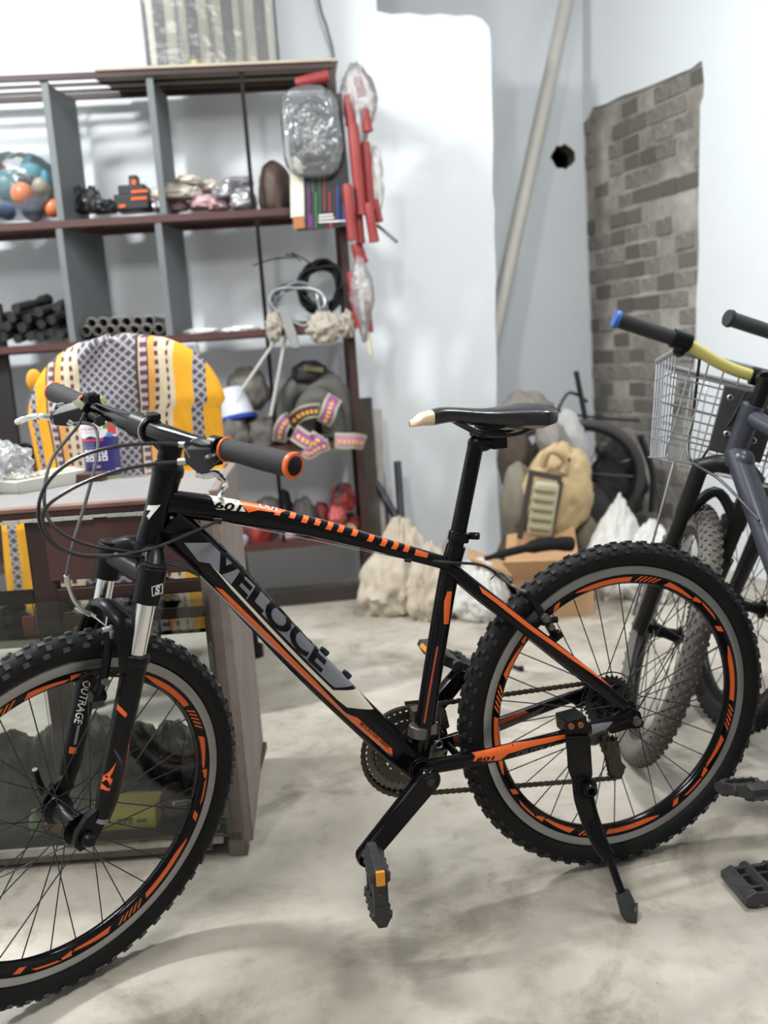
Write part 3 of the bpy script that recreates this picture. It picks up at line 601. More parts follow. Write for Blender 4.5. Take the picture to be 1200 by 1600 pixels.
c2 = V((2*C.x-c.x, -c.y, 2*C.z-c.z)); b_, r_ = pedal_geo(c2, V((.85, 0, .5)), V((0, -1, 0))); pd = obj('pedal', b_, PEDM, bike, .0015, local=True); obj('reflector', r_, AMBER, pd, local=True)
# cassette
mb = MB(); K = V((0, 0, RW))
for i in range(7):
    gear(mb, K, .050-.0045*i, 30-2*i, -.030-.0042*i, .002, .040-.0045*i, .0045)
    for k in range(5): a = 2*pi*k/5; mb.bar(K+V((cos(a)*.012, -.030-.0042*i, sin(a)*.012)), K+V((cos(a)*(.043-.0045*i), -.030-.0042*i, sin(a)*(.043-.0045*i))), .008, .0018, (0, 1, 0))
mb.cyl(K+V((0, -.028, 0)), K+V((0, -.062, 0)), .017, 20); mb.lathe([(.0595, 0), (.062, 0), (.062, -.0015), (.0595, -.0015)], K+V((0, -.0285, 0)), (0, 1, 0), 48, closed=True); obj('cassette', mb, DSTEEL, bike, local=True)
# chain, every link a piece of its own
yc = -.046; rF, rK = (bk(655, 1236, yc)-V((C.x, yc, C.z))).length, .037; J1 = bk(953, 1163, yc); J2 = bk(962, 1203, yc)
def tang(c1, r1, c2, r2, side):
    d = V((c2.x-c1.x, 0, c2.z-c1.z)); D = d.length; a0 = atan2(d.z, d.x); b = math.acos((r1-r2)/D); a = a0+side*b
    return c1+V((cos(a)*r1, 0, sin(a)*r1)), c2+V((cos(a)*r2, 0, sin(a)*r2)), a
Cc = V((C.x, yc, C.z)); Kc = V((0, yc, RW)); path = []
def arcp(c, r, a0, a1, n=24): return [c+V((cos(a0+(a1-a0)*i/n)*r, 0, sin(a0+(a1-a0)*i/n)*r)) for i in range(n+1)]
p1, p2, a_up = tang(Kc, rK, Cc, rF, 1)
q1, q2, a_dn = tang(J2, .018, Cc, rF, -1)
path += arcp(Cc, rF, a_dn, a_dn-((a_dn-a_up) % (2*pi))+2*pi if False else a_up-2*pi if a_up > a_dn and False else a_up, 40) if False else []
ad = a_dn; au = a_up
while ad > au: ad -= 2*pi
if au-ad > 2*pi: ad += 2*pi
# front wrap goes from the bottom through the front (+x) to the top
path += arcp(Cc, rF, ad, au, 40)
path += [p2, p1]
e_ = atan2(J1.z-.0-RW, J1.x); path += arcp(Kc, rK, au, au+radians(150), 24); path += [J1+V((.018, 0, .0)), J1+V((.012, 0, -.014)), J2+V((-.018, 0, .004)), J2+V((-.010, 0, -.016)), q1, q2]
lk = MB(); 
for s in (-1, 1): lk.prism([(-.0085, 0), (-.0075, .0038), (-.004, .0042), (0, .0026), (.004, .0042), (.0075, .0038), (.0085, 0), (.0075, -.0038), (.004, -.0042), (0, -.0026), (-.004, -.0042), (-.0075, -.0038)], (0, s*.0028, 0), (1, 0, 0), (0, 0, 1), (0, 1, 0), .0013)
lk.cyl((-.0042, -.004, 0), (-.0042, .004, 0), .0028, 6); lk.cyl((.0042, -.004, 0), (.0042, .004, 0), .0028, 6)
lkm = tomesh('chain_link', lk, RUST, 30); chn = bpy.data.objects.new('chain', None); chn.matrix_local = Matrix(); link(chn, bike)
tot = sum((b-a).length for a, b in zip(path, path[1:])); nL = int(tot/.0127); acc = 0; nxt = 0; cnt = 0
for a, b in zip(path, path[1:]):
    d = b-a; L = d.length
    while nxt < acc+L and cnt < nL:
        t = (nxt-acc)/L; x = d.normalized(); M_ = Matrix(((x.x, 0, -x.z, 0), (0, 1, 0, 0), (x.z, 0, x.x, 0), (0, 0, 0, 1))); M_.translation = a.lerp(b, t); inst('chain_link', lkm, chn, M_); nxt += .0127; cnt += 1
    acc += L
# rear derailleur
mb = MB(); k0 = bk(928, 1150, -.065); mb.ball(k0, (.05, .03, .04), 8); mb.bar(V((.0, -.072, RW-.02)), k0, .022, .01, (0, 1, 0))
for y in (-.052, -.040): mb.prism([(J1.x+.014, J1.z+.012), (J1.x+.012, J1.z-.02), (J2.x+.016, J2.z-.004), (J2.x, J2.z-.016), (J2.x-.014, J2.z), (J1.x-.016, J1.z+.006)], (0, y, 0), (1, 0, 0), (0, 0, 1), (0, 1, 0), .002)
rd = obj('rear_derailleur', mb, RUST, bike, .001, local=True)
for J in (J1, J2): mb = MB(); gear(mb, J, .0165, 11, 0, .005, .006, .004); obj('jockey_wheel', mb, MATTE, rd, local=True)
# front derailleur
s0 = bk(655, 1142, 0); sax = (bk(676, 1050, 0)-bk(655, 1195, 0)).normalized(); mb = MB(); mb.cyl(s0-sax*.011, s0+sax*.011, .0205, 26); mb.box(s0+V((-.022, .008, .004)), (.018, .018, .020)); fd = obj('front_derailleur_clamp', mb, GREASY, bike, .002, local=True, label='grey front derailleur clamp')
mb = MB(); k0 = bk(690, 1112, -.046)
for y in (-.056, -.038): mb.prism([(k0.x-.012, k0.z-.03), (k0.x-.004, k0.z-.034), (k0.x+.03, k0.z+.012), (k0.x+.07, k0.z+.022), (k0.x+.07, k0.z+.03), (k0.x+.02, k0.z+.026), (k0.x-.006, k0.z+.006)], (0, y, 0), (1, 0, 0), (0, 0, 1), (0, 1, 0), .0016)
mb.bar(k0+V((-.006, -.056, -.028)), k0+V((-.006, -.038, -.028)), .008, .008); mb.box((s0.x-.01, -.026, s0.z+.02), (.03, .03, .03)); obj('derailleur_cage', mb, RUST, fd, .001, local=True)
mb = MB(); q = bk(686, 1163, .01); mb.tube(sm([bk(690, 1110, .0), bk(687, 1140, .004), bk(686, 1155, .006)], 4), .0008, 5); mb.lathe([(.0068+.0008*cos(t), .0008*sin(t)) for t in (0, 1.57, 3.14, 4.71)], q, (0, 1, 0), 24, closed=True); mb.tube(sm([bk(680, 1160, .01), bk(672, 1180, .012), bk(671, 1200, .014)], 4), .0008, 5); obj('gear_wire', mb, STEEL, bike, local=True)
# bottle cage bolts
for px, py in ((508, 1019), (543, 1055)):
    mb = MB(); a = bk(px, py, 0); d = V((.62, 0, .78)); mb.cyl(a-d*.006, a+d*.006, .0055, 10); mb.cyl(a+d*.004, a+d*.011, .0045, 8); obj('bolt', mb, DSTEEL, bike, local=True)
# --- kickstand
FT = BI @ fl(986, 1438); y_of = lambda py: .084+(FT.y-.084)*max(0, (py-1215)/(1438-1215)); kp = lambda px, py, dy=0: bk(px, py, y_of(py)+dy)
kst = bpy.data.objects.new('kickstand', None); kst.matrix_local = Matrix(); link(kst, bike)
a = kp(901, 1139); cs = (kp(960, 1121)-kp(840, 1154)); cs.y = 0; cs.normalize(); cn = V((-cs.z, 0, cs.x)); cn = cn if cn.z > 0 else -cn; R_ = Matrix((cs, V((0, 1, 0)), cn)).transposed()
mb = MB(); mb.box(a+V((0, -.020, .006)), (.042, .046, .030), R_); mb.box(a+V((0, .000, -.012)), (.046, .008, .05), R_)
hullm(mb, [kp(884, 1152, d) for d in (0, .012)]+[kp(922, 1150, d) for d in (0, .012)]+[kp(887, 1200, d) for d in (0, .012)]+[kp(926, 1212, d) for d in (0, .012)]+[kp(895, 1224, d) for d in (0, .012)]+[kp(915, 1228, d) for d in (0, .012)])
obj('bracket', mb, SATIN, kst, .002, local=True)
for px in (890, 905): mb = MB(); q = kp(px, 1133 if px < 900 else 1131); mb.cyl(q+V((0, 0, 0)), q+V((0, .008, 0)), .0058, 12); obj('bolt', mb, mat('rusty_bolt', srgb(150, 92, 50), .5, .5), kst, local=True)
mb = MB(); q = kp(911, 1226); mb.lathe([(.006, .016), (.011, .018), (.0145, .013), (.0145, 0), (0, 0)], q+V((0, .016, 0)), (0, 1, 0.1), 24); mb.cyl(q, q+V((0, .020, 0)), .005, 10); mb.cyl(q+V((0, -.004, 0)), q+V((0, .0165, 0)), .0205, 22); obj('pivot', mb, BLACK, kst, local=True)
KP = [kp(908, 1214, .010), kp(912, 1244, .008), kp(922, 1280), kp(938, 1318), kp(951, 1338)]; KS = Sweep(KP, [.018, .0195, .018, .015, .013], [.008, .009, .009, .009, .009], 3); mb = MB(); KS.mesh(mb, 18); obj('leg', mb, BLACK, kst, local=True, ang=60)
mb = MB(); mb.tube([kp(946, 1325), kp(974, 1402)], .0075, 14); obj('inner_leg', mb, BLACK, kst, local=True)
mb = MB(); N_ = [kp(972, 1393), kp(978, 1409), kp(985, 1426), FT+V((-.012, .002, .010))]; KF = Sweep(N_, [.0125, .0145, .0165, .020], [.011, .013, .015, .014], 3.2); KF.mesh(mb, 18); obj('foot', mb, mat('scuffed_rubber_foot', (.04, .042, .045, 1), .45, var=.5, vs=60), kst, local=True, label='scuffed rubber kickstand foot')
# --- cockpit, steered
sT, sB = sk(266, 705, 0), sk(262, 737, 0); bc = V((.853, 0, .972))
bar_p = [V((.838, -.33, .966)), V((.846, -.2, .969)), V((.850, -.12, .970)), V((.853, -.05, .971)), V((.853, 0, .972)), V((.853, .05, .973)), V((.849, .12, .976)), V((.840, .2, .980)), V((.826, .33, .985))]
P = sm(bar_p, 5); rr = [.0112 if abs(p.y) > .13 else .0112+.0047*min(1, (.13-abs(p.y))/.07) for p in P]
mb = MB(); mb.tube(P, rr, 20); hbar = sobj('handlebar', mb, BLACK)
def bar_at(y):
    for a, b in zip(P, P[1:]):
        if a.y <= y <= b.y: return a.lerp(b, (y-a.y)/(b.y-a.y)), (b-a).normalized()
    return (P[-1], (P[-1]-P[-2]).normalized()) if y > 0 else (P[0], (P[1]-P[0]).normalized())
for s in (1, -1):
    a, t = bar_at(.198*s); b, _ = bar_at(.333*s); d = (b-a).normalized(); L = (b-a).length
    mb = MB(); mb.lathe([(.0118, 0), (.0158, .0), (.0162, .004), (.0155, .03), (.0172, .07), (.0172, L-.012), (.0168, L-.004), (.0118, L-.004)], a, d, 28); sobj('grip', mb, GRIP, hbar)
    mb = MB(); mb.lathe([(.0150, 0), (.0178, .0006), (.0182, .0022), (.0178, .0036), (.0150, .0042)], a-d*.002, d, 28, closed=True); sobj('grip_ring', mb, ORANGE, hbar, label='orange grip ring')
    mb = MB(); mb.lathe([(.0135, -.002), (.0178, -.001), (.0186, .002), (.0176, .0055), (.0135, .006)], b-d*.004, d, 32, closed=True); sobj('grip_ring', mb, ORANGE, hbar, label='orange grip end ring')
    mb = MB(); mb.lathe([(.0138, -.004), (.0138, .002), (.012, .0035), (0, .0038)], b, d, 28); sobj('grip_plug', mb, MATTE, hbar)
    # clamp band of the lever body
    a, t = bar_at(.176*s); mb = MB(); mb.cyl(a-t*.009, a+t*.009, .0165, 20); mb.box(a+V((.004, 0, -.018)), (.02, .018, .014)); sobj('lever_clamp', mb, SATIN, hbar, .0015)
# stem, spacers
mb = MB(); mb.cyl(bc+V((0, -.024, 0)), bc+V((0, .024, 0)), .0205, 26); top = sT+sAX*.006; hullm(mb, [bc+V((-.006, y, z)) for y in (-.016, .016) for z in (-.017, .013)]+[top+V((.004, y, z)) for y in (-.017, .017) for z in (-.018, .020)]); mb.cyl(top-sAX*.022, top+sAX*.022, .0185, 22)
stem = sobj('stem', mb, SATIN, None, .0015)
mb = MB(); mb.tube(sm([bc+V((.0, .016, .021)), bc+V((.012, .018, .017)), bc+V((.0205, .018, .004)), bc+V((.018, .018, -.012)), bc+V((.006, .018, -.022))], 5), .0018, 6); mb.cyl(bc+V((-.006, .014, .022)), bc+V((.006, .014, .022)), .004, 8); sobj('band', mb, STEEL, stem, label='thin silver strap round the stem clamp')
mb = MB(); mb.box(bc+V((-.004, .018, .021)), (.020, .020, .010)); sobj('bell_mount', mb, MATTE, stem, .002)
mb = MB(); pa = V((sB.x, 0, sB.z)); mb.cyl(pa+sAX*.008, top-sAX*.020, .0172, 24); mb.cyl(pa+sAX*.016, pa+sAX*.0165, .0180, 24); sobj('headset_spacer', mb, SATIN)
mb = MB(); mb.lathe([(.0255, -.004), (.0262, .004), (.0245, .010), (.019, .020), (.0175, .022)], pHT, (pHT-pHB).normalized(), 28); obj('headset_cup', mb, SATIN, bike, local=True); mb = MB(); mb.lathe([(.0255, .004), (.0262, -.006), (.024, -.016), (.02, -.018)], pHB, (pHT-pHB).normalized(), 28); obj('headset_cup', mb, SATIN, bike, local=True)
# shifter and lever, near (bike's left)
SHG = mat('dark_grey_plastic', srgb(58, 61, 66), .42, spec=.3); SHB = mat('black_plastic', (.014, .014, .015, 1), .38)
hp = lambda pts: [sk(a, b, y) for a, b, y in pts]
mb = MB(); hullm(mb, hp([(287, 703, .162), (303, 693, .165), (330, 700, .185), (345, 707, .19), (337, 728, .19), (318, 744, .178), (308, 738, .165), (288, 722, .16), (292, 702, .12), (340, 704, .13), (312, 736, .12)])); ps = sobj('shifter', mb, SHG, hbar, .002, label='dark grey gear shifter')
mb = MB(); hullm(mb, hp([(296, 690, .165), (312, 683, .165), (352, 696, .185), (362, 701, .19), (336, 703, .188), (308, 699, .172), (300, 686, .13), (350, 694, .14), (330, 704, .13)])); sobj('shifter_cover', mb, SHB, ps, .0015)
mb = MB(); hullm(mb, hp([(314, 688, .1735), (327, 686, .179), (338, 692, .181), (326, 694.5, .181)])); sobj('indicator_window', mb, mat('indicator_window', srgb(190, 190, 175), .25), ps)
mb = MB(); q = sk(331, 717, .192); mb.ball(q, (.026, .018, .016), 8); mb.tube([q, sk(346, 708, .195), sk(355, 700, .195)], .005, 8); sobj('shift_trigger', mb, SHB, ps)
O_ = sk(293, 707, .1655); X_ = (sk(297, 718, .1655)-sk(289, 703, .1655)); nn = V((0, 1, 0)).cross(X_); mb = flat_text('SHIMANO', .01, O_+V((.002, .002, 0)), X_, (sk(298, 704, .168)-sk(292, 708, .164)), fit=.017); sobj('lettering', mb, WHITE, ps)
mb = MB(); mb.tube(sm(hp([(308, 741, .165), (322, 743, .178), (337, 740, .19), (347, 748, .2), (353, 757, .205), (348, 767, .21), (344, 777, .214), (350, 783, .22)]), 5), [.0055]*15+[.0042]*21, 8); sobj('brake_lever', mb, CHROME, hbar, label='silver brake lever blade')
mb = MB(); mb.cyl(sk(292, 721, .160), sk(279, 722, .150), .0055, 12); mb.cyl(sk(290, 695, .162), sk(280, 695, .152), .0045, 10); sobj('barrel_adjuster', mb, STEEL, hbar)
# shifter and lever, far (bike's right)
mb = MB(); hullm(mb, hp([(80, 650, -.185), (93, 634, -.19), (116, 628, -.175), (134, 634, -.15), (128, 655, -.15), (112, 667, -.16), (84, 664, -.18), (95, 640, -.23), (120, 632, -.21), (100, 662, -.22)])); pf = sobj('shifter', mb, SHB, hbar, .002)
mb = MB(); hullm(mb, hp([(110, 628, -.172), (124, 622, -.165), (133, 632, -.148), (128, 642, -.148), (118, 630, -.165)])); sobj('shifter_cover', mb, mat('olive_grey_plastic', srgb(128, 130, 96), .4), pf, .001)
mb = flat_text('SHIMANO', .01, sk(104, 641.5, -.166)+V((.004, .004, .002)), sk(112, 640, -.166)-sk(95, 643, -.166), sk(103, 634, -.166)-sk(104, 645, -.166), fit=.02); sobj('lettering', mb, WHITE, pf)
mb = MB(); mb.tube(sm(hp([(80, 652, -.19), (68, 651, -.2), (55, 651, -.215), (40, 654, -.23), (28, 659, -.25)]), 5), [.006]*8+[.0048]*8+[.0055]*5, 8); mb.ball(sk(29, 659, -.25), (.014, .014, .012), 6); sobj('brake_lever', mb, CHROME, hbar, label='silver brake lever blade')
mb = MB(); q = sk(156, 658, -.11); mb.lathe([(0, .006), (.009, .005), (.0095, -.006), (.006, -.012)], q, (.3, .8, .2), 6); mb.tube([q, sk(140, 648, -.13)], .005, 8); sobj('thumb_lever', mb, SHB, hbar)
mb = MB(); mb.box(sk(143, 622, -.15), (.022, .020, .014)); mb.cyl(sk(137, 618, -.15), sk(149, 618, -.14), .006, 10); sobj('lamp_bracket', mb, MATTE, hbar, .002)
mb = MB(); mb.cyl(sk(107, 659, -.16), sk(113, 663, -.155), .0052, 10); sobj('barrel_adjuster', mb, CHROME, hbar)
mb = MB(); mb.cyl(sk(84, 634, -.2), sk(93, 636, -.2), .0055, 10); mb.bar(sk(88, 634, -.2), sk(99, 632, -.19), .008, .006); sobj('shift_trigger', mb, STEEL, hbar)
# cables
CAB = mat('cable_housing', (.02, .02, .021, 1), .35); CABG = mat('grey_cable_housing', (.075, .075, .078, 1), .4)
def cable(pts, mt=CAB, r=.0026, name='cable'):
    q = [(ST @ sk(*p[1:]) if p[0] == 's' else bk(*p[1:])) for p in pts]; mb = MB(); mb.tube(sm(q, 7), r, 8); return obj(name, mb, mt, bike, local=True)
cable([('s', 283, 695, .155), ('s', 240, 693, .14), ('s', 180, 698, .12), ('s', 120, 716, .10), ('s', 76, 752, .09), ('s', 60, 795, .08), ('s', 70, 836, .08), ('s', 105, 862, .08), ('s', 160, 870, .08), ('b', 235, 858, .05), ('b', 300, 832, .045), ('b', 340, 815, .03)])
cable([('s', 280, 722, .152), ('s', 240, 725, .14), ('s', 175, 738, .12), ('s', 110, 765, .10), ('s', 68, 800, .09), ('s', 80, 842, .09), ('s', 120, 866, .09), ('s', 180, 868, .07), ('b', 235, 872, .045), ('b', 290, 890, .03), ('b', 312, 900, .02)])
cable([('s', 131, 646, -.15), ('s', 122, 665, -.14), ('s', 100, 692, -.1), ('s', 80, 720, -.06), ('s', 70, 760, -.02), ('s', 72, 800, 0), ('s', 92, 830, .02), ('s', 140, 852, .03), ('b', 220, 866, .03), ('b', 285, 884, .03), ('b', 308, 897, .024)])
cable([('s', 114, 663, -.15), ('s', 133, 661, -.14), ('s', 148, 668, -.12), ('s', 153, 690, -.08), ('s', 148, 730, -.05), ('s', 132, 790, -.03), ('s', 114, 850, -.01), ('s', 104, 900, 0)], CABG, .0028)
cable([('b', 640, 871, -.02), ('b', 690, 878, .022), ('b', 740, 881, .026), ('b', 760, 886, .02), ('b', 775, 895, .0)])
mb = MB(); mb.cyl(bk(333, 813, .02), bk(346, 814, .02), .0058, 10); mb.cyl(bk(633, 874, .012), bk(642, 875, .012), .005, 10); obj('cable_stop', mb, DSTEEL, bike, local=True)
mb = MB(); mb.tube([bk(346, 815, .02), bk(636, 874, .012)], .0008, 5); mb.tube([bk(312, 900, .026), bk(420, 1005, .026), bk(560, 1133, .024), bk(650, 1218, .02)], .0009, 5); mb.tube([bk(310, 897, .02), bk(420, 1002, .02), bk(560, 1130, .018), bk(648, 1215, .014)], .0009, 5); obj('bare_wire', mb, STEEL, bike, local=True)
# ------------------------------------------------------------------ the room
def pp(px0, py0, px1, py1, Y): a = at(px0, (py0+py1)/2, Y); b = at(px1, (py0+py1)/2, Y); c = at((px0+px1)/2, py0, Y); d = at((px0+px1)/2, py1, Y); return (a+b)/2*.5+(c+d)/2*.5, (b-a).length, (c-d).length
mb = MB(); mb.box((.4, 1.75, -.05), (7.2, 8.9, .1)); tag(obj('floor', mb, CONC), kind='structure')
YAW = radians(5.5); eX = V((cos(YAW), sin(YAW), 0)); eN = V((-sin(YAW), cos(YAW), 0)); Z = V((0, 0, 1))
W0 = V((-.478, 4.315, 0))
def wl(px, py): p = onp(px, py, W0, eN); return (p-W0).dot(eX), p.z
edge = [(782, 833), (780, 800), (777, 760), (778, 700), (775.5, 640), (776, 560), (773.5, 500), (775, 430), (772, 360), (773, 330), (769.5, 300), (770.5, 215), (768, 120), (767, 60), (764, 42), (752, 28), (735, 23), (712, 25), (690, 21), (664, 24), (640, 20), (612, 22), (589, 17)]
E_ = [wl(*q) for q in edge]; u0 = E_[0][0]; uN = E_[-1][0]
poly = [(-2.75, 0), (u0-.004, 0)]+E_+[(uN-.003, 3.2), (-2.75, 3.2)]
mb = MB(); mb.prism(poly, W0+eN*.06, eX, Z, eN, .12)
for i in range(2, len(mb.f)): mb.m[i] = 1 if 3 < i < 2+len(E_)+2 else 0
tag(obj('wall_back', mb, [PLAST, RAWP], ang=25), kind='structure')
# far wall of the alcove, with a round hole
Pc = at(914, 300, 5.05); Pc.z = 0; c = onp(880, 245, Pc, eN); hu, hz = (c-Pc).dot(eX), c.z
bm = bmesh.new(); fr = [(-2.2, 0), (0, 0), (0, 3.2), (-2.2, 3.2)]; ho = [(hu+.062*cos(2*pi*i/18)*(1+.1*sin(i*2.3)), hz+.060*sin(2*pi*i/18)*(1+.1*cos(i*3.1))) for i in range(18)]
es = []
for L_ in (fr, ho):
    v = [bm.verts.new(Pc+eX*a+Z*b) for a, b in L_]; es += [bm.edges.new((v[i-1], v[i])) for i in range(len(v))]
bmesh.ops.triangle_fill(bm, edges=es, use_beauty=True); bm.verts.index_update(); mb = MB(); mb.add([v.co.copy() for v in bm.verts], [tuple(x.index for x in f.verts) for f in bm.faces]); bm.free()
n = 18; v = [Pc+eX*a+Z*b for a, b in ho]+[Pc+eX*a+Z*b+eN*.12 for a, b in ho]; mb.add(v, [(i, (i+1) % n, n+(i+1) % n, n+i) for i in range(n)], 1); mb.add([Pc+eX*a+Z*b+eN*.6 for a, b in ho]+[Pc+eX*a+Z*b+eN*.12 for a, b in ho], [tuple(range(n))]+[(i, (i+1) % n, n+(i+1) % n, n+i) for i in range(n)], 2)
mb.box(Pc+eX*(-1.1)+eN*.72+Z*1.6, (2.2, .1, 3.2), Matrix((eX, eN, Z)).transposed())
HOLE_SHADE = mat('hole_shade', (.02, .02, .02, 1), .95)  # near-black inside of the hole, its darkness put into the colour
tag(obj('wall_far', mb, [PLAST2, RAWP, HOLE_SHADE]), kind='structure')
# right wall with a bare brick strip next to the corner
Pd = at(1093, 300, 4.2); Pd.z = 0; g = (Pd-Pc).normalized(); U1 = (Pd-Pc).length; gN = V((g.y, -g.x, 0)); gN = gN if gN.y < 0 or gN.x < 0 else -gN
if gN.dot(CAM-Pc) < 0: gN = -gN
def wr_(px, py): p = onp(px, py, Pc, gN); return (p-Pc).dot(g), p.z
tops = [wr_(*q) for q in [(914, 190), (925, 168), (945, 163), (970, 150), (1000, 140), (1030, 128), (1060, 115), (1080, 107), (1092, 97), (1097, 95)]]; rs = [wr_(*q) for q in [(1100, 130), (1099, 150), (1094, 165), (1093, 230), (1091, 330), (1092, 400), (1088, 470), (1087, 540), (1084, 600), (1080, 690), (1078, 760)]]
poly = [(rs[-1][0], 0), (5.6, 0), (5.6, 3.2), (0, 3.2), (0, tops[0][1])]+tops+rs
mb = MB(); mb.prism(poly, Pc-gN*.06, g, Z, gN, .12); wr0 = tag(obj('wall_right', mb, PLAST, ang=25), kind='structure')
zt = max(t[1] for t in tops); um = max(r[0] for r in rs)
mb = MB(); mb.box(Pc+g*(um/2+.05)-gN*.064+Z*(zt/2+.05), (um+.1, .10, zt+.1), Matrix((g, gN, Z)).transposed()); obj('mortar_bed', mb, MORT, wr0)
bm_ = MB(); bm_.box((0, 0, 0), (1, 1, 1)); 
for i in range(8): bm_.v[i] += V((random.uniform(-.03, .03), 0, random.uniform(-.06, .06)))
bme = tomesh('brick', bm_, BRICK, 20); bme2 = bme.copy(); bme2.materials[0] = mat('dark_exposed_brick', srgb(128, 122, 115), .92, var=.25, vs=11, bump=.6, obj_rand=.2); Rw = Matrix((g, gN, Z)).transposed().to_4x4()
rows = int(zt/.083)+1; random.seed(11)
def topz_at(u):
    for a, b in zip(tops, tops[1:]):
        if a[0] <= u <= b[0]: return a[1]+(b[1]-a[1])*(u-a[0])/(b[0]-a[0])
    return tops[0][1] if u < tops[0][0] else tops[-1][1]
iw = MW[wr0.name].inverted()
for r in range(rows):
    hdr = r % 2; z = .045+r*.083; u = .004-(.0 if not hdr else .06)
    while u < um+.01:
        Lb = random.choice([.118, .118, .105, .13, .2]) if not hdr else random.choice([.118, .112, .125])
        L = min(Lb, um+.03-u); uu = max(u, .003); Lx = L-(uu-u)
        if Lx > .03 and z+.03 < topz_at(uu+Lx/2)+.03:
            if random.random() < (.34 if z > 1.6 or uu > um*.6 else .12): u += Lb+.013; continue
            rec = random.choice([-.028, -.031, -.026, -.033, -.036, -.029]); b = inst('brick', bme if random.random() < .6 else bme2, wr0, iw @ Matrix.Translation(Pc+g*(uu+Lx/2)+gN*rec+Z*z) @ Rw @ Matrix.Rotation(random.uniform(-.03, .03), 4, 'Y') @ Matrix.Diagonal((Lx, .04, .066*random.uniform(.9, 1.04), 1)))
        u += Lb+.013
mb = MB(); mb.box((-2.72, 1.4, 1.6), (.1, 8.2, 3.2)); tag(obj('wall_left', mb, PLAST), kind='structure')
mb = MB(); mb.box((.4, 1.75, 3.25), (7.2, 8.9, .1)); tag(obj('ceiling', mb, PLAST), kind='structure')
# leaning pipe in the alcove
a = at(783, 470, 4.62); b = at(886, 0, 4.88); d = (b-a)/(b.z-a.z); mb = MB(); mb.tube([a-d*(a.z-.02), b+d*.28], .034, 16); mb.tube([a-d*(a.z-.02), b+d*.285], .029, 12); tag(obj('plastic_pipe', mb, mat('dusty_beige_plastic', srgb(196, 194, 184), .5, var=.12, vs=5)), 'long beige pipe leaning in the alcove behind the white wall', 'pipe')
# ------------------------------------------------------------------ shelf rack along the back wall
R0 = V((-.085, 4.0, 0)); ra = -eX; rd_ = eN
def rk(u, v, z): return R0+ra*u+rd_*v+Z*z
def ru(px, py, v=0): p = onp(px, py, R0+rd_*v, rd_); return (p-R0).dot(ra), p.z
RM = Matrix((ra, rd_, Z)).transposed()
rack = thing('shelf_rack', 'tall maroon steel shelf rack with grey dividers against the white wall', 'shelf rack', rk(1.0, .15, 0))
RWD = 2.25; LV = (.285, .70, 1.19, 1.668); TOPZ = 2.205
for u, v, n in ((0, 0, .03), (0, .285, .03), (RWD, 0, .03), (RWD, .285, .03)):
    mb = MB(); mb.box(rk(u, v, TOPZ/2), (.032, .004, TOPZ), RM); mb.box(rk(u-.014 if u else u+.0, v+.014, TOPZ/2), (.004, .03, TOPZ), RM); obj('post', mb, DBROWN, rack)
for z in LV:
    mb = MB(); mb.box(rk(RWD/2, .145, z-.003), (RWD, .29, .006), RM); mb.box(rk(RWD/2, .0, z-.014), (RWD, .004, .028), RM); mb.box(rk(RWD/2, .288, z-.014), (RWD, .004, .028), RM); obj('shelf_board', mb, BROWN, rack)
mb = MB(); mb.box(rk(RWD/2, .012, .034), (RWD-.03, .018, .066), RM); obj('base_strip', mb, mat('mottled_dark_brown', srgb(58, 50, 44), .8, var=.4, vs=8), rack, .002)  # mottled dark brown strip along the foot of the rack
for v, nm in ((0, 0), (.11, 0), (.2, 0), (.285, 0)):
    mb = MB(); mb.box(rk(RWD/2, v, TOPZ), (RWD, .022, .022) if v in (0, .285) else (RWD, .012, .012), RM); obj('top_rail', mb, DBROWN, rack)
for (x0, y0, mt) in ((73, 200, .07), (237, 200, .045), (95, 420, .13), (250, 420, .08)):
    u, _ = ru(x0, y0); z0, z1 = (LV[3], TOPZ-.012) if y0 < 300 else (LV[2], LV[3]-.028)
    mb = MB(); mb.bar(rk(u, .006, (z0+z1)/2), rk(u-mt, .28, (z0+z1)/2), .007, z1-z0); mb.box(rk(u-.012, .004, (z0+z1)/2), (.024, .005, z1-z0), RM); obj('divider', mb, GREYM, rack)
    if y0 < 300: mb = MB(); mb.box(rk(u, .14, TOPZ-.002), (.02, .29, .02), RM); obj('cross_bar', mb, DBROWN, rack)
for (x0, y0, z0, z1) in ((389, 250, LV[3], TOPZ), (409, 430, LV[2], LV[3]-.028), (424, 600, LV[1], LV[2]-.028), (438, 780, LV[0], LV[1]-.028)):
    u, _ = ru(x0, y0); mb = MB(); mb.box(rk(u, .01, (z0+z1)/2), (.016, .016, z1-z0), RM); obj('thin_post', mb, SATIN, rack)
ul, _ = ru(150, 112); ul2, _ = ru(214, 196, .285); mb = MB(); mb.prism([(-.03, -.02), (ul, -.02), (ul+.02, .10), (ul2+.05, .295), (-.03, .295)], rk(0, 0, TOPZ+.017), ra, rd_, Z, .010); obj('top_board', mb, TANB, rack, label='tan board lying on the top rails')
u, _ = ru(108, 420)
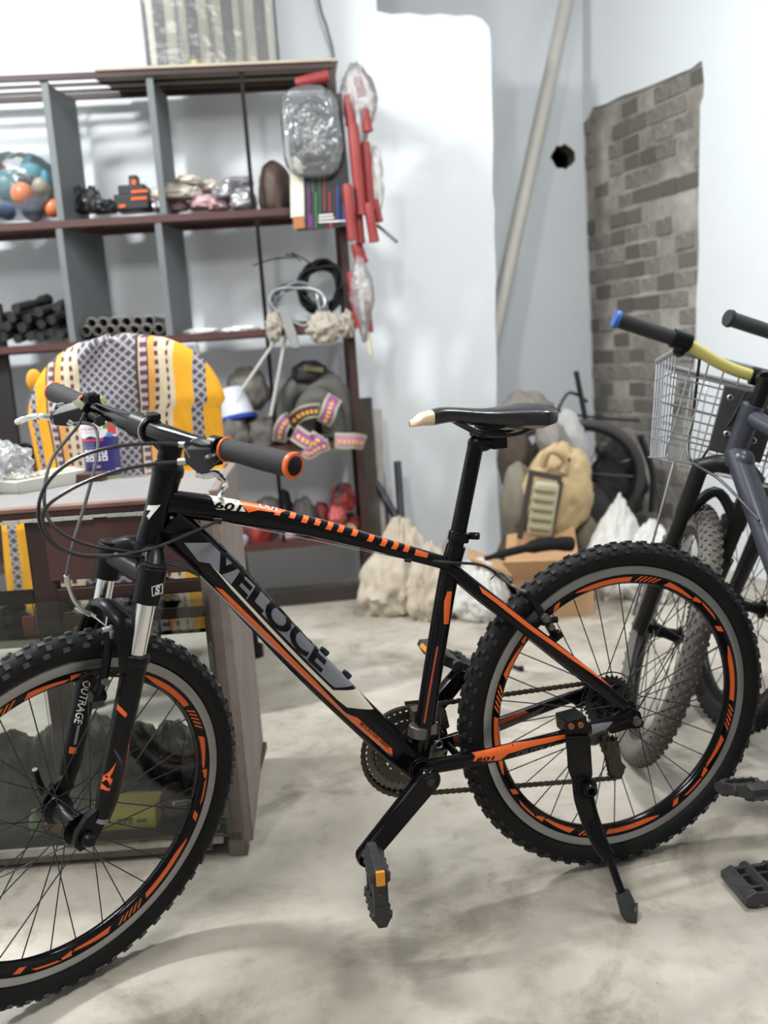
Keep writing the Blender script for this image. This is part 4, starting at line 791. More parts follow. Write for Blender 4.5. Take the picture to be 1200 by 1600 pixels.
# ------------------------------------------------------------------ things on and around the rack
def lump(c, d, seed=0, amp=.16, fr=2.2, n=22, flat=.55, shape=None, crease=.5, mb=None, R=None, mi=0):
    sv = V((seed*3.7, seed*1.3, seed*7.1))
    def f(p):
        q = p.copy(); a = noise.noise(p*fr+sv)*amp; b = (1-abs(noise.noise(p*fr*1.7+sv*2)))**3*amp*crease; e_ = noise.noise(p*fr*4+sv)*amp*.4
        q = q*(1+a-b+e_)
        if shape: q = shape(q)
        if q.z < -flat: q.z = -flat-(q.z+flat)*-.06
        return q
    mb = mb or MB(); return mb.ball(V(c), d, n, mi, R, f)
def put(name, mb, mt, label, cat, group=None, ang=60, bev=0): return tag(obj(name, mb, mt, ang=ang, bev=bev), label, cat, group)
def lumpbox(px0, py0, px1, py1, Y, dep, **k):
    c, w_, h_ = pp(px0, py0, px1, py1, Y); fl_ = k.get('flat', .55); hh = h_*2/(1+fl_); c = V((c.x, c.y, c.z+h_/2-hh/2)); return lump(c, (w_, dep, hh), **k)
YR = 4.10
# wrapped package on top
pk = thing('wrapped_package', 'tall cream package wrapped in clear plastic standing on the rack top', 'package', rk(ru(334, 100)[0], .12, TOPZ+.022))
u0_, _ = ru(236, 100, .1); u1_, _ = ru(432, 100, .1); um_ = (u0_+u1_)/2; wd = abs(u0_-u1_)
mb = MB()
for i in range(4): mb.box(rk(u1_+wd*(i+.5)/4, .12, TOPZ+.022+.33), (wd/4-.012, .09, .66), RM)
obj('panel', mb, mat('cream_board', srgb(206, 202, 186), .6, var=.08), pk, .012)
for i, f in enumerate((.10, .36, .64, .90)): mb = MB(); mb.box(rk(u0_-wd*f, .070, TOPZ+.022+.33), (.042, .012, .66), RM); obj('dark_strip', mb, mat('dark_grey_strip', srgb(112, 112, 110), .5, var=.5, vs=30), pk, .003)
mb = MB(); mb.box(rk(u0_-wd*.345, .058, TOPZ+.022+.02), (.032, .006, .04), RM); obj('yellow_tag', mb, mat('yellow_tag', srgb(236, 214, 70), .5), pk, label='small yellow tag')
mb = MB(); mb.box(rk(um_, .12, TOPZ+.022+.335), (wd+.03, .15, .67), RM); o = obj('plastic_wrap', mb, WRAP, pk, .02)
# wire down the wall
a = wl(497, 0); b = wl(521, 96); P_ = lambda q: W0+eX*q[0]+Z*q[1]-eN*.03
mb = MB(); mb.tube(sm([P_((a[0]-.02, 3.0)), P_(a), P_(((a[0]*.5+b[0]*.5)+.004, (a[1]+b[1])/2)), P_(b), rk(.0, .2, TOPZ-.02)]), .006, 6); put('wire', mb, mat('grey_wire', srgb(120, 122, 124), .5), 'thin grey wire hanging down the wall to the rack corner', 'wire')
# red tubes
REDT = mat('dull_red_rubber', srgb(156, 56, 54), .5, var=.25, vs=20); HOLE = mat('dark_tube_mouth', (.02, .01, .01, 1), .8)
RLB = ['topmost red tube lying across under the rack top', 'upper short red tube at the left of the bundle', 'longest red tube down the middle of the bundle', 'short red tube at the upper right of the bundle', 'long thin red tube at the right of the longest one', 'red tube at the lower left beside the display card', 'short red tube end below the longest one', 'red tube hanging lowest at the right of the upper bundle', 'thinnest red tube at the far right edge of the bundle', 'red tube wrapped in dusty plastic at the very top corner', 'red tube in the narrow sleeve, left of two', 'thin red tube at the very bottom, right of two', 'stubby thick red tube between the upper and lower bundles']
for ir, (x0, y0, x1, y1, r, Y) in enumerate(((462, 131, 513, 119, 9, 3.94), (545, 149, 549, 196, 9, 3.95), (551, 195, 564, 336, 9, 3.93), (568, 168, 575, 206, 8, 3.95), (570, 222, 579, 330, 8, 3.97), (542, 288, 551, 375, 8, 3.90), (560, 336, 564, 380, 7, 3.95), (575, 318, 585, 378, 8, 3.93), (586, 312, 593, 347, 6, 3.98), (558, 120, 566, 150, 7, 3.99), (548, 425, 561, 512, 7, 3.95), (573, 470, 579, 519, 5, 3.96), (556, 380, 566, 412, 10, 3.97))):
    a = at(x0, y0, Y); b = at(x1, y1, Y); d = (b-a).normalized(); R_ = r*Y/FPX; L = (b-a).length; mb = MB(); mb.lathe([(R_*.7, L*.9), (R_*.7, L+.001), (R_, L), (R_, L-.006), (R_*.94, L-.02), (R_*.97, L*.5), (R_*.94, .01), (R_*.8, 0), (0, 0)], a, d, 14); mb.lathe([(0, L*.9), (R_*.7, L*.9)], a, d, 14, 1)
    put('red_tube', mb, [REDT, HOLE], RLB[ir], 'tube', 'red tubes hanging from the right rack post')
SHp = lambda q: V((q.x*(.75+.25*sin(q.z*3+1)), q.y, q.z))
mb = lumpbox(527, 92, 592, 232, 3.99, .14, seed=4, amp=.2, fr=2.6, flat=.95, shape=SHp); put('plastic_bag', mb, HAZE, 'dusty clear plastic bag hanging round the upper red tubes', 'bag')
mb = lumpbox(578, 225, 600, 330, 3.99, .06, seed=5, amp=.25, fr=2.6, flat=.95); put('plastic_bag', mb, film('dusty_beige_film', (.85, .82, .72, 1), .02, .4, .5, .8, 25), 'dusty beige plastic strip at the right of the red tubes', 'bag')
mb = lumpbox(546, 395, 586, 535, 3.96, .10, seed=6, amp=.14, fr=2.6, flat=.95, shape=SHp); put('plastic_bag', mb, HAZE, 'narrow clear plastic sleeve hanging below the red tube bundle', 'bag')
mb = MB(); mb.tube(sm([at(570, 500, 3.96), at(576, 530, 3.95), at(579, 556, 3.94)]), .010, 8); put('cord', mb, mat('beige_cord', srgb(190, 186, 164), .8), 'short beige cord end dangling under the red tubes', 'cord')
mb = MB(); mb.tube([at(590, 352, 3.97), at(620, 378, 3.9)], .007, 8, ); put('metal_rod', mb, GREASY, 'short grey rod sticking out beside the red tubes', 'rod')
# display card and bagged cable
cd_ = thing('display_card', 'black cardboard display card with coloured streaks hanging on the rack', 'card', at(497, 358, 3.95)); c, w_, h_ = pp(454, 150, 543, 358, 3.95); R_ = Matrix.Rotation(radians(-1), 3, 'Y')
mb = MB(); mb.box(c, (w_, .008, h_), R_); obj('card_back', mb, mat('black_card', (.02, .02, .022, 1), .4), cd_, .001)
for (px, y0, y1, w2, col) in ((493, 300, 357, 5, (60, 160, 80)), (482, 285, 357, 4, (150, 60, 160)), (506, 260, 330, 3, (220, 70, 80)), (515, 300, 345, 4, (220, 60, 70)), (527, 290, 345, 5, (60, 90, 200)), (499, 270, 335, 3, (60, 140, 80)), (537, 320, 352, 6, (70, 100, 200)), (460, 330, 357, 6, (60, 80, 150)), (486, 335, 357, 8, (150, 50, 150)), (516, 330, 357, 8, (200, 60, 70)), (488, 280, 300, 2, (80, 200, 160))):
    a = at(px, y0, 3.942); b = at(px+1, y1, 3.942); mb = MB(); mb.bar(a, b, w2*.6*3.94/FPX, .003, (0, 1, 0)); obj('colour_streak', mb, mat('streak', srgb(*[x*.72 for x in col]), .4), cd_)
mb = MB(); mb.bar(at(463, 245, 3.942), at(465, 340, 3.942), 20*3.94/FPX, .004, (0, 1, 0)); obj('white_panel', mb, CREAM, cd_); mb = MB(); mb.bar(at(466, 338, 3.942), at(468, 357, 3.942), 17*3.94/FPX, .004, (0, 1, 0)); obj('brown_panel', mb, mat('brown_panel', srgb(170, 110, 66), .5), cd_)
for yy, x1 in ((337, 520), (342, 522), (347, 540)): mb = MB(); mb.bar(at(498, yy, 3.94), at(x1, yy-2, 3.94), .006, .003, (0, 1, 0)); obj('white_line', mb, WHITE, cd_)
bg = thing('bagged_cable', 'coiled black cable in a shiny clear plastic bag over the display card', 'cable', at(488, 280, 3.9)); c, w_, h_ = pp(450, 145, 528, 268, 3.915); mb = MB(); pts = []
for i in range(150): t = i/150*2*pi*5; k = .78+.18*sin(i*.11); pts.append(c+V((cos(t)*w_*.46*k, sin(t*.5)*.012, sin(t)*h_*.47*k)))
mb.tube(pts, .0075, 6); obj('cable_coil', mb, mat('dark_grey_cable', srgb(70, 74, 78), .4), bg)
c, w_, h_ = pp(439, 134, 534, 278, 3.91); mb = lump(c, (w_, .07, h_), seed=9, amp=.10, fr=3.4, flat=.98, shape=lambda q: V((math.copysign(abs(q.x)**.6, q.x), q.y, math.copysign(abs(q.z)**.6, q.z)))); obj('plastic_bag', mb, CLEAR, bg)
# top bay: balls in bags, dark parts, box, packets, brown bag
random.seed(3)
for (px, py, r, col, nm) in ((35, 303, 17, (226, 128, 74), 'orange ball in the middle of the clear bag pile'), (82, 325, 14, (222, 130, 80), 'orange ball squeezed against the grey divider'), (11, 331, 13, (84, 128, 178), 'bright blue ball at the left shelf edge'), (52, 328, 17, (132, 150, 172), 'pale grey blue ball at the front of the shelf'), (12, 290, 24, (70, 116, 122), 'large teal ball at the back left of the pile'), (54, 264, 20, (92, 160, 172), 'light teal ball at the top of the pile'), (46, 280, 17, (44, 46, 50), 'dark charcoal ball among the coloured ones'), (28, 272, 8, (58, 130, 70), 'small green ball near the top of the pile'), (64, 290, 15, (178, 168, 150), 'beige ball between teal and orange ones'), (76, 275, 14, (96, 170, 190), 'sky blue ball beside the grey divider'), (2, 264, 7, (214, 70, 50), 'small red ball on the teal ball')):
    Y = YR+(.06 if py < 300 else -.02); c = at(px, py, Y); R_ = r*Y/FPX; mb = MB(); mb.ball(c, (2*R_, 2*R_, 2*R_), 12); mb.lathe([(R_*1.0, -.003), (R_*1.02, 0), (R_*1.0, .003)], c, (.3, .2, 1), 20); put('ball', mb, mat('ball', srgb(*col), .35, var=.15, vs=30), nm, 'ball', 'balls on the upper left shelf')
mb = lumpbox(-34, 236, 94, 340, YR, .22, seed=12, amp=.10, fr=2.5, flat=.7); put('plastic_bag', mb, film('thin_clear_bag', (.97, .98, .99, 1), .0, .25, .05, .6, 18), 'big clear plastic bag over the coloured balls', 'bag')
BKP = mat('black_parts', (.02, .02, .022, 1), .45, var=.5, vs=40)
for i, (a, b, c_, d_, lb) in enumerate(((95, 290, 145, 334, 'crumpled black bagged part against the grey divider'), (128, 292, 160, 330, 'shiny black bagged part with grey streaks'), (142, 312, 188, 333, 'low black part lying beside the orange striped box'))): put('bagged_part', lumpbox(a, b, c_, d_, YR-.02*i, .10, seed=20+i, amp=.3, fr=3), BKP if i != 1 else mat('shiny_black_film', (.04, .04, .042, 1), .25, c2=(.3, .3, .3, 1), vs=24, thr=.36, sharp=.1), lb, 'part')
bx = thing('striped_box', 'small black box with orange stripes and a raised tower', 'box', at(210, 331, YR)); 
for (a, b, c_, d_) in ((184, 306, 238, 331), (190, 292, 232, 308), (203, 275, 217, 294)): c, w_, h_ = pp(a, b, c_, d_, YR); mb = MB(); mb.box(c, (w_, .12 if a < 200 else .05, h_)); obj('block', mb, BKP, bx, .006)
for (a, b, c_, d_) in ((205, 297, 230, 301), (205, 308, 230, 312), (186, 320, 196, 324), (206, 281, 213, 292)): c, w_, h_ = pp(a, b, c_, d_, YR-.062 if a != 206 else YR-.027); mb = MB(); mb.box(c, (w_, .004, h_)); obj('orange_stripe', mb, ORANGE, bx)
PKT = [mat('cream_packet', srgb(206, 196, 182), .5, var=.15, vs=12), mat('silver_packet', srgb(196, 196, 200), .28, .4, c2=srgb(120, 112, 116), vs=26), mat('pink_white_packet', srgb(214, 196, 196), .4, c2=srgb(186, 128, 132), vs=20)]
for i, (a, b, c_, d_, m_, lb) in enumerate(((235, 286, 314, 312, 0, 'large cream packet lying across the top of the packets'), (238, 308, 268, 331, 1, 'crumpled silver packet under the large cream one'), (262, 309, 296, 330, 2, 'pink and white packet under the large cream one'), (273, 274, 316, 290, 0, 'small cream packet at the back of the row'), (294, 303, 340, 327, 2, 'pink streaked packet in the middle of the row'), (312, 281, 345, 300, 0, 'dull beige packet behind the pink ones'), (330, 284, 368, 312, 1, 'silver packet standing in the middle of the row'), (322, 306, 360, 328, 2, 'pink streaked packet at the shelf front'), (345, 276, 397, 292, 1, 'flat silver packet on top at the right'), (358, 296, 402, 327, 1, 'crumpled silver packet next to the thin post'))):
    put('packet', lumpbox(a, b, c_, d_, YR-.03+.03*(i % 3), .12, seed=30+i, amp=.22, fr=3.2, shape=lambda q: V((math.copysign(abs(q.x)**.7, q.x), q.y, q.z))), PKT[m_], lb, 'packet', 'plastic packets on the upper shelf')
put('bag', lumpbox(402, 250, 458, 331, YR, .2, seed=45, amp=.07, fr=2), mat('brown_bag', srgb(92, 74, 66), .6, var=.25, vs=6), 'dark brown rounded bag behind the bagged cable', 'bag')
# second shelf: black suspension tubes, grey pipes, white packets, coils, cloth
ORD = ['first', 'second', 'third', 'fourth', 'fifth', 'sixth', 'seventh']
BTP = ((4, 527), (27, 530), (62, 528), (10, 510), (34, 512), (47, 526), (78, 522), (92, 524), (18, 496), (42, 498), (64, 506), (80, 500), (-14, 520), (-10, 500), (60, 488), (88, 480), (24, 482)); BTL = ['']*17
for nm, lo_, hi_ in (('bottom', 515, 540), ('middle', 503, 515), ('upper', 492, 503), ('topmost', 0, 492)):
    for k_, i_ in enumerate(sorted([i for i, q in enumerate(BTP) if lo_ <= q[1] < hi_], key=lambda i: BTP[i][0])): BTL[i_] = 'dusty black tube, %s from the left in the %s row of the pile' % (ORD[k_], nm)
random.seed(5); SHK = mat('dusty_black_tube', (.028, .027, .026, 1), .45, var=.4, vs=20)
for i, (x, y) in enumerate(((4, 527), (27, 530), (62, 528), (10, 510), (34, 512), (47, 526), (78, 522), (92, 524), (18, 496), (42, 498), (64, 506), (80, 500), (-14, 520), (-10, 500), (60, 488), (88, 480), (24, 482))):
    Y0 = 3.87+random.uniform(0, .04); a = at(x, y, Y0); L = .31; dr = V((.16+random.uniform(-.05, .05), .9, .16+random.uniform(-.02, .04))).normalized(); b = a+dr*.27; r = .019
    mb = MB(); mb.lathe([(0, .002), (r*.7, .002), (r*.7, 0), (r, 0), (r, .12), (r*.8, .125), (r*.8, .2), (r*1.25, .205), (r*1.35, .26), (r*.9, .275), (0, .275)], a, dr, 14); put('black_tube', mb, SHK, BTL[i], 'tube', 'black tubes piled on the left shelf')
GP = mat('dusty_grey_pipe', srgb(120, 116, 110), .55, var=.4, vs=20)
for i, (x, y) in enumerate([(134+19*k, 517-k*.6) for k in range(7)]+[(143+18*k, 505-k*.7) for k in range(6)]):
    a = at(x, y, 3.95); r = .0235; mb = MB(); mb.lathe([(r*.72, .26), (r*.72, .004), (r*.8, 0), (r, .002), (r, .26)], a, V((0.02, 1, 0)), 16, closed=True); put('grey_pipe', mb, GP, 'short dusty grey pipe, %s from the left in the %s row of the stack' % (ORD[i % 7], 'lower' if i < 7 else 'upper'), 'pipe', 'grey pipes stacked on the shelf')
for a, b, c_, d_, lb in ((283, 513, 346, 521, 'flat white packet left of the other on the middle shelf'), (345, 509, 411, 518, 'flat white packet right of the other on the middle shelf')): put('packet', lumpbox(a, b, c_, d_, 4.03, .06, seed=a, amp=.3, fr=4), mat('white_packet', srgb(226, 226, 226), .5), lb, 'packet')
def coil(name, px0, py0, px1, py1, Y, turns, r, mt, lb, tilt=0):
    c, w_, h_ = pp(px0, py0, px1, py1, Y); pts = []; n = 36*turns
    for i in range(n): t = 2*pi*i/36; k = .84+.14*sin(i*.37+t*.5); p = V((cos(t)*w_*.5*k, (i/n-.5)*.06+sin(t)*.03, sin(t)*h_*.5*k)); pts.append(c+Matrix.Rotation(tilt, 3, 'Y') @ p)
    return put(name, MB().tube(pts, r, 6), mt, lb, 'cable')
coil('cable_coil', 466, 405, 538, 492, 4.12, 6, .010, RUB, 'thick black cable coil leaning at the back of the shelf', .2)
coil('cable_coil', 420, 440, 512, 512, 4.05, 6, .007, mat('silver_cable', srgb(158, 160, 162), .35, .5), 'silver grey cable coil in front of the black one', .25)
mb = MB()
for q in range(5): mb.tube(sm([at(436+q*3, 480, 4.0), at(445+q*3, 510, 3.95), at(452+q*3, 530, 3.93), at(458+q*2, 544, 3.92)], 4), .006, 6)
put('cable_end', mb, mat('grey_cable_ends', srgb(128, 128, 126), .5), 'bunch of grey cable ends hanging over the shelf edge', 'cable')
PAP = mat('dusty_beige_paper', srgb(182, 172, 158), .85, var=.2, vs=12)
for i, (a, b, c_, d_, lb) in enumerate(((415, 488, 442, 534, 'crumpled beige cloth hanging by the thin post'), (478, 487, 536, 536, 'crumpled beige cloth on the shelf under the coils'), (530, 486, 556, 528, 'small crumpled beige cloth at the right rack post'))): put('cloth', lumpbox(a, b, c_, d_, 3.97, .12, seed=50+i, amp=.32, fr=3, flat=.9), PAP, lb, 'cloth')
for (x0, y0, x1, y1, lb) in ((376, 612, 432, 530, 'pale thin rod leaning left under the middle shelf'), (423, 650, 447, 522, 'pale thin rod hanging straight under the middle shelf')): mb = MB(); mb.tube([at(x0, y0, 3.93), at(x1, y1, 3.97)], .0075, 8); put('thin_rod', mb, mat('pale_rod', srgb(176, 172, 166), .5), lb, 'rod')
for (x0, y0, x1, y1) in ((395, 415, 462, 402), (446, 398, 470, 408), (455, 395, 500, 425)): mb = MB(); mb.tube(sm([at(x0, y0, 4.1), at((x0+x1)/2, (y0+y1)/2-4, 4.12), at(x1, y1, 4.14)], 4), .003, 5); put('wire', mb, DSTEEL, 'loose dark wire above the cable coils, %s' % ('reaching far left' if x0 == 395 else 'short and curling' if x0 == 446 else 'longest at the right'), 'wire', 'loose wires above the coils')
# third shelf: tyres, labels, tub, bags
TY = mat('dusty_grey_tyre', srgb(92, 90, 87), .75, var=.3, vs=10, bump=.3, bs=80)
for i, (cx_, rx, ry, Y, m_, lb) in enumerate(((497, 62, 98, 4.15, TY, 'largest grey folded tyre at the back of the stack'), (478, 46, 80, 4.09, TY, 'grey folded tyre on the left of the stack'), (515, 40, 84, 4.07, TY, 'grey folded tyre on the right of the stack'), (500, 30, 60, 4.03, TY, 'small grey folded tyre at the front of the stack'))):
    s_ = Y/FPX; c = at(cx_, 690, Y); pts = [c+V((cos(t)*rx*s_*.8, -.02*sin(t), max(.0, sin(t))*ry*s_*.9+.035)) for t in [pi*k/16 for k in range(17)]]; mb = MB(); mb.tube(pts, [.05]*17, 14); put('spare_tyre', mb, m_, lb, 'tyre', 'folded tyres on the third shelf')
put('folded_cloth', lumpbox(454, 563, 512, 596, 4.06, .14, seed=61, amp=.12), mat('black_folded_cloth', (.016, .014, .018, 1), .7), 'black folded cloth on top of the grey tyres', 'cloth')
mb = MB(); mb.bar(at(475, 575, 3.985), at(505, 578, 3.985), .02, .004, (0, 1, 0)); put('printed_band', mb, mat('olive_print', srgb(90, 84, 50), .6), 'thin olive band on the black folded cloth', 'band')
LBG, LBP, LBY, LBD = mat('green_label_edge', srgb(150, 170, 120), .6, c2=srgb(180, 172, 158), vs=20), mat('purple_label', srgb(150, 76, 140), .5, var=.25, vs=20), mat('yellow_label_print', srgb(222, 178, 74), .5), mat('maroon_label', srgb(90, 40, 60), .5)
def label_band(pts, w_px, Y, purple, lb, txt=True):
    s_ = Y/FPX; P = sm([at(a, b, Y-d) for a, b, d in pts], 5); n = len(P); t_ = thing('tyre_label', lb, 'label', P[n//2]); 
    def strip(w0, off, i0=0, i1=None):
        mb = MB(); vs = []; i1 = i1 or n
        for i in range(i0, i1):
            t = (P[min(i+1, n-1)]-P[max(i-1, 0)]).normalized(); q = V((0, -1, 0)); s = t.cross(q).normalized(); nn = s.cross(t).normalized(); nn = nn if nn.y < 0 else -nn
            for k in (-1, 1): vs.append(P[i]+s*k*w0*s_+nn*off); 
            for k in (-1, 1): vs.append(P[i]+s*k*w0*s_+nn*(off-.004))
        m = i1-i0
        for i in range(m-1): a = 4*i; b = a+4; mb.f += [(a, a+1, b+1, b), (a+2, b+2, b+3, a+3), (a, b, b+2, a+2), (a+1, a+3, b+3, b+1)]
        mb.f += [(0, 2, 3, 1), (4*m-4, 4*m-3, 4*m-1, 4*m-2)]; mb.v = vs; mb.m = [0]*len(mb.f); return mb
    obj('label_border', strip(w_px, 0), LBG, t_); obj('label_face', strip(w_px*.68, .003, 1, n-1), purple, t_)
    mb = MB(); k = max(2, n//2-4)
    for i in range(2, n-3, 2):
        t = (P[i+1]-P[i]).normalized(); mb.bar(P[i]+V((0, -.006, -w_px*.12*s_)), P[i]+t*(P[i+1]-P[i]).length*1.2+V((0, -.006, -w_px*.12*s_)), w_px*.5*s_, .003, (0, 1, 0))
    o = obj('label_print', mb, LBY, t_, kind='stuff'); return t_
label_band([(436, 690, .02), (438, 672, .05), (446, 658, .05), (452, 655, .02)], 11, 3.98, LBP, 'purple and yellow tyre label at the left end of the stack')
label_band([(452, 664, .0), (468, 648, .06), (485, 642, .08), (500, 641, .07)], 11, 4.0, LBD, 'maroon tyre label arched over the middle of the stack')
label_band([(505, 662, .06), (512, 648, .08), (517, 632, .07), (524, 620, .03)], 12, 4.0, LBP, 'upright purple tyre label at the right of the middle')
label_band([(459, 675, .02), (475, 686, .07), (490, 692, .08), (500, 680, .06)], 13, 3.97, LBP, 'purple tyre label sagging below the middle of the stack')
label_band([(474, 704, .05), (484, 708, .07), (496, 700, .06), (514, 694, .04)], 9, 3.95, LBP, 'lowest purple tyre label over the shelf edge')
label_band([(523, 688, .03), (540, 689, .06), (556, 689, .06), (570, 692, .02)], 12, 3.95, mat('pink_label', srgb(186, 130, 168), .5, var=.2, vs=20), 'pink tyre label sticking out past the right rack post')
GB = mat('dull_grey_cloth', srgb(104, 99, 94), .85, var=.25, vs=8)
put('bag', lumpbox(352, 574, 421, 642, 4.12, .14, seed=70, amp=.2, flat=.8), mat('grey_beige_bag', srgb(128, 122, 116), .8, var=.3, vs=5), 'grey beige bag behind the tilted white tub', 'bag')
tb = thing('plastic_tub', 'white plastic tub with a blue lid lying on the grey cloth', 'tub', at(366, 655, 4.02)); mb = MB(); a = at(372, 652, 4.02); b = at(362, 608, 4.04); mb.lathe([(0, 0), (.075, 0), (.05, (b-a).length), (.047, (b-a).length+.003), (.070, .004)], a, b-a, 28); obj('tub_body', mb, mat('white_plastic', srgb(196, 198, 206), .4), tb); mb = MB(); mb.lathe([(0, -.014), (.078, -.014), (.082, -.008), (.082, .004), (.076, .006)], a, b-a, 28); obj('lid', mb, mat('blue_lid', srgb(42, 74, 160), .4), tb, label='blue lid')
for i, (a, b, c_, d_, lb) in enumerate(((336, 652, 392, 700, 'grey cloth bundle left below the tub'), (375, 648, 440, 700, 'grey cloth bundle under the pale rod'))): put('cloth', lumpbox(a, b, c_, d_, 3.99+.06*i, .2, seed=75+i, amp=.22), GB, lb, 'cloth')
# lowest shelf: red and black gloves and bags
RB = mat('red_black_cloth', srgb(176, 56, 54), .6, c2=(.02, .016, .016, 1), vs=14, thr=.5, sharp=.12); PR = mat('pinkish_red_cloth', srgb(190, 90, 88), .6, var=.3, vs=10); BC = mat('black_cloth', (.018, .016, .016, 1), .7)
for i, (a, b, c_, d_, m_, lb) in enumerate(((372, 800, 425, 850, RB, 'red and black bag at the left end of the lowest shelf'), (398, 775, 440, 805, GB, 'grey cloth behind the red and black bag'), (434, 765, 460, 830, BC, 'tall narrow black bag on the lowest shelf'), (455, 776, 496, 830, mat('dark_grey_pouch', srgb(70, 66, 64), .7), 'dark grey rounded pouch on the lowest shelf'), (436, 818, 482, 846, mat('white_pink_packet', srgb(190, 178, 182), .5, c2=srgb(160, 90, 100), vs=20), 'pale packet in front of the grey pouch'), (487, 783, 520, 832, RB, 'red and black helmet shaped bag left of the pink ball'), (512, 788, 542, 816, PR, 'pink red ball shaped bag in the middle'), (515, 754, 556, 796, RB, 'red and black bag topping the right pile'), (535, 800, 562, 828, RB, 'red bag next to the right rack post'), (530, 818, 560, 842, mat('pale_yellow_box', srgb(214, 208, 160), .6, c2=srgb(150, 60, 60), vs=9), 'pale yellow packet at the right of the lowest shelf'), (484, 828, 532, 848, PR, 'flat dull red packet at the shelf front'))):
    put('soft_bag', lumpbox(a, b, c_, d_, 4.06+.05*(i % 3), .16, seed=80+i, amp=.16), m_, lb, 'bag', 'bags on the lowest shelf')
put('wooden_board', MB().box(at(-10, 640, 3.93)+V((-.02, 0, -.1)), (.22, .03, 1.05)), mat('blackened_wood', (.012, .009, .008, 1), .7), 'dark brown board standing in front of the left rack shelf', 'board', bev=.003)
for i, (a, b, c_, d_, lb) in enumerate(((2, 690, 60, 735, 'dark bundle on the left of the third shelf'), (-40, 668, 20, 735, 'dark bundle at the far left of the third shelf'))): put('dark_bundle', lumpbox(a, b, c_, d_, 4.05, .2, seed=95+i, amp=.2), mat('dark_bundle', (.03, .026, .022, 1), .8, var=.4), lb, 'bundle')
# ------------------------------------------------------------------ draped chair behind the counter
def cover_mat():
    m = bpy.data.materials.new('woven_stripe_cloth'); m.use_nodes = True; nt = m.node_tree; b = nt.nodes['Principled BSDF']; b.inputs['Roughness'].default_value = .85; N = nt.nodes.new; L = nt.links.new
    uv = N('ShaderNodeUVMap'); sp = N('ShaderNodeSeparateXYZ'); L(uv.outputs[0], sp.inputs[0])
    YEL, LAT, BRN, ORG, CRM, PUR = srgb(226, 160, 28), srgb(150, 146, 150), srgb(74, 48, 46), srgb(214, 156, 82), srgb(206, 190, 160), srgb(84, 62, 86)
    st = [(-1.4, YEL, 0), (-.95, LAT, 1), (-.89, YEL, 0), (-.76, BRN, 0), (-.735, CRM, 0), (-.715, PUR, 2), (-.66, BRN, 0), (-.64, ORG, 0), (-.57, BRN, 2), (-.53, CRM, 0), (-.47, BRN, 2), (-.44, CRM, 0), (-.386, LAT, 1), (.18, BRN, 0), (.20, CRM, 0), (.215, PUR, 2), (.27, BRN, 0), (.285, ORG, 0), (.35, BRN, 2), (.38, CRM, 0), (.45, BRN, 2), (.48, CRM, 0), (.517, YEL, 0), (.70, LAT, 1), (.815, YEL, 0)]
    def ramp(vals):
        r = N('ShaderNodeValToRGB'); r.color_ramp.interpolation = 'CONSTANT'; e = r.color_ramp.elements
        while len(e) < len(vals): e.new(1)
        for i, (p, c) in enumerate(vals): e[i].position = (p+1.5)/3; e[i].color = c
        L(mm.outputs[0], r.inputs[0]); return r.outputs[0]
    mm = N('ShaderNodeMapRange'); mm.inputs[1].default_value = -1.5; mm.inputs[2].default_value = 1.5; L(sp.outputs[0], mm.inputs[0])
    base = ramp([(p, c) for p, c, k in st]); lm = ramp([(p, (1, 1, 1, 1) if k == 1 else (0, 0, 0, 1)) for p, c, k in st]); dm = ramp([(p, (1, 1, 1, 1) if k == 2 else (0, 0, 0, 1)) for p, c, k in st])
    def M(op, a, b=None):
        x = N('ShaderNodeMath'); x.operation = op
        for i, q in enumerate((a, b)):
            if q is None: continue
            if isinstance(q, (int, float)): x.inputs[i].default_value = q
            else: L(q, x.inputs[i])
        return x.outputs[0]
    X, Y = sp.outputs[0], sp.outputs[1]
    def diag(s): return M('ABSOLUTE', M('SUBTRACT', M('FRACT', M('MULTIPLY', M('ADD', X, M('MULTIPLY', Y, s)), 11.0)), .5))
    d1, d2 = diag(1), diag(-1); line = M('LESS_THAN', M('MINIMUM', d1, d2), .10); inner = M('GREATER_THAN', M('MINIMUM', d1, d2), .26)
    def mix(f, a, c):
        x = N('ShaderNodeMix'); x.data_type = 'RGBA'; L(f, x.inputs[0])
        for i, q in ((6, a), (7, c)):
            if isinstance(q, tuple): x.inputs[i].default_value = q
            else: L(q, x.inputs[i])
        return x.outputs[2]
    lat = mix(line, mix(inner, srgb(104, 100, 106), srgb(64, 60, 68)), srgb(166, 162, 164)); c = mix(lm, base, lat)
    dot = M('MULTIPLY', dm, M('GREATER_THAN', M('SINE', M('MULTIPLY', Y, 75.0)), .1)); c = mix(dot, c, srgb(188, 168, 160)); L(c, b.inputs['Base Color'])
    n2 = N('ShaderNodeTexNoise'); n2.inputs['Scale'].default_value = 9; bp = N('ShaderNodeBump'); bp.inputs['Strength'].default_value = .25; bp.inputs['Distance'].default_value = .02; L(n2.outputs[0], bp.inputs['Height']); L(bp.outputs[0], b.inputs['Normal'])
    return m
YC = 2.78; cC = at(193, 620, YC); ch = thing('draped_chair', 'chair under a yellow and grey striped woven cloth behind the counter', 'chair', (cC.x, YC+.2, 0))
zT = at(200, 526, YC).z; HW = 154*YC/FPX; cw = MB(); NU, NV = 44, 44; uvs = []
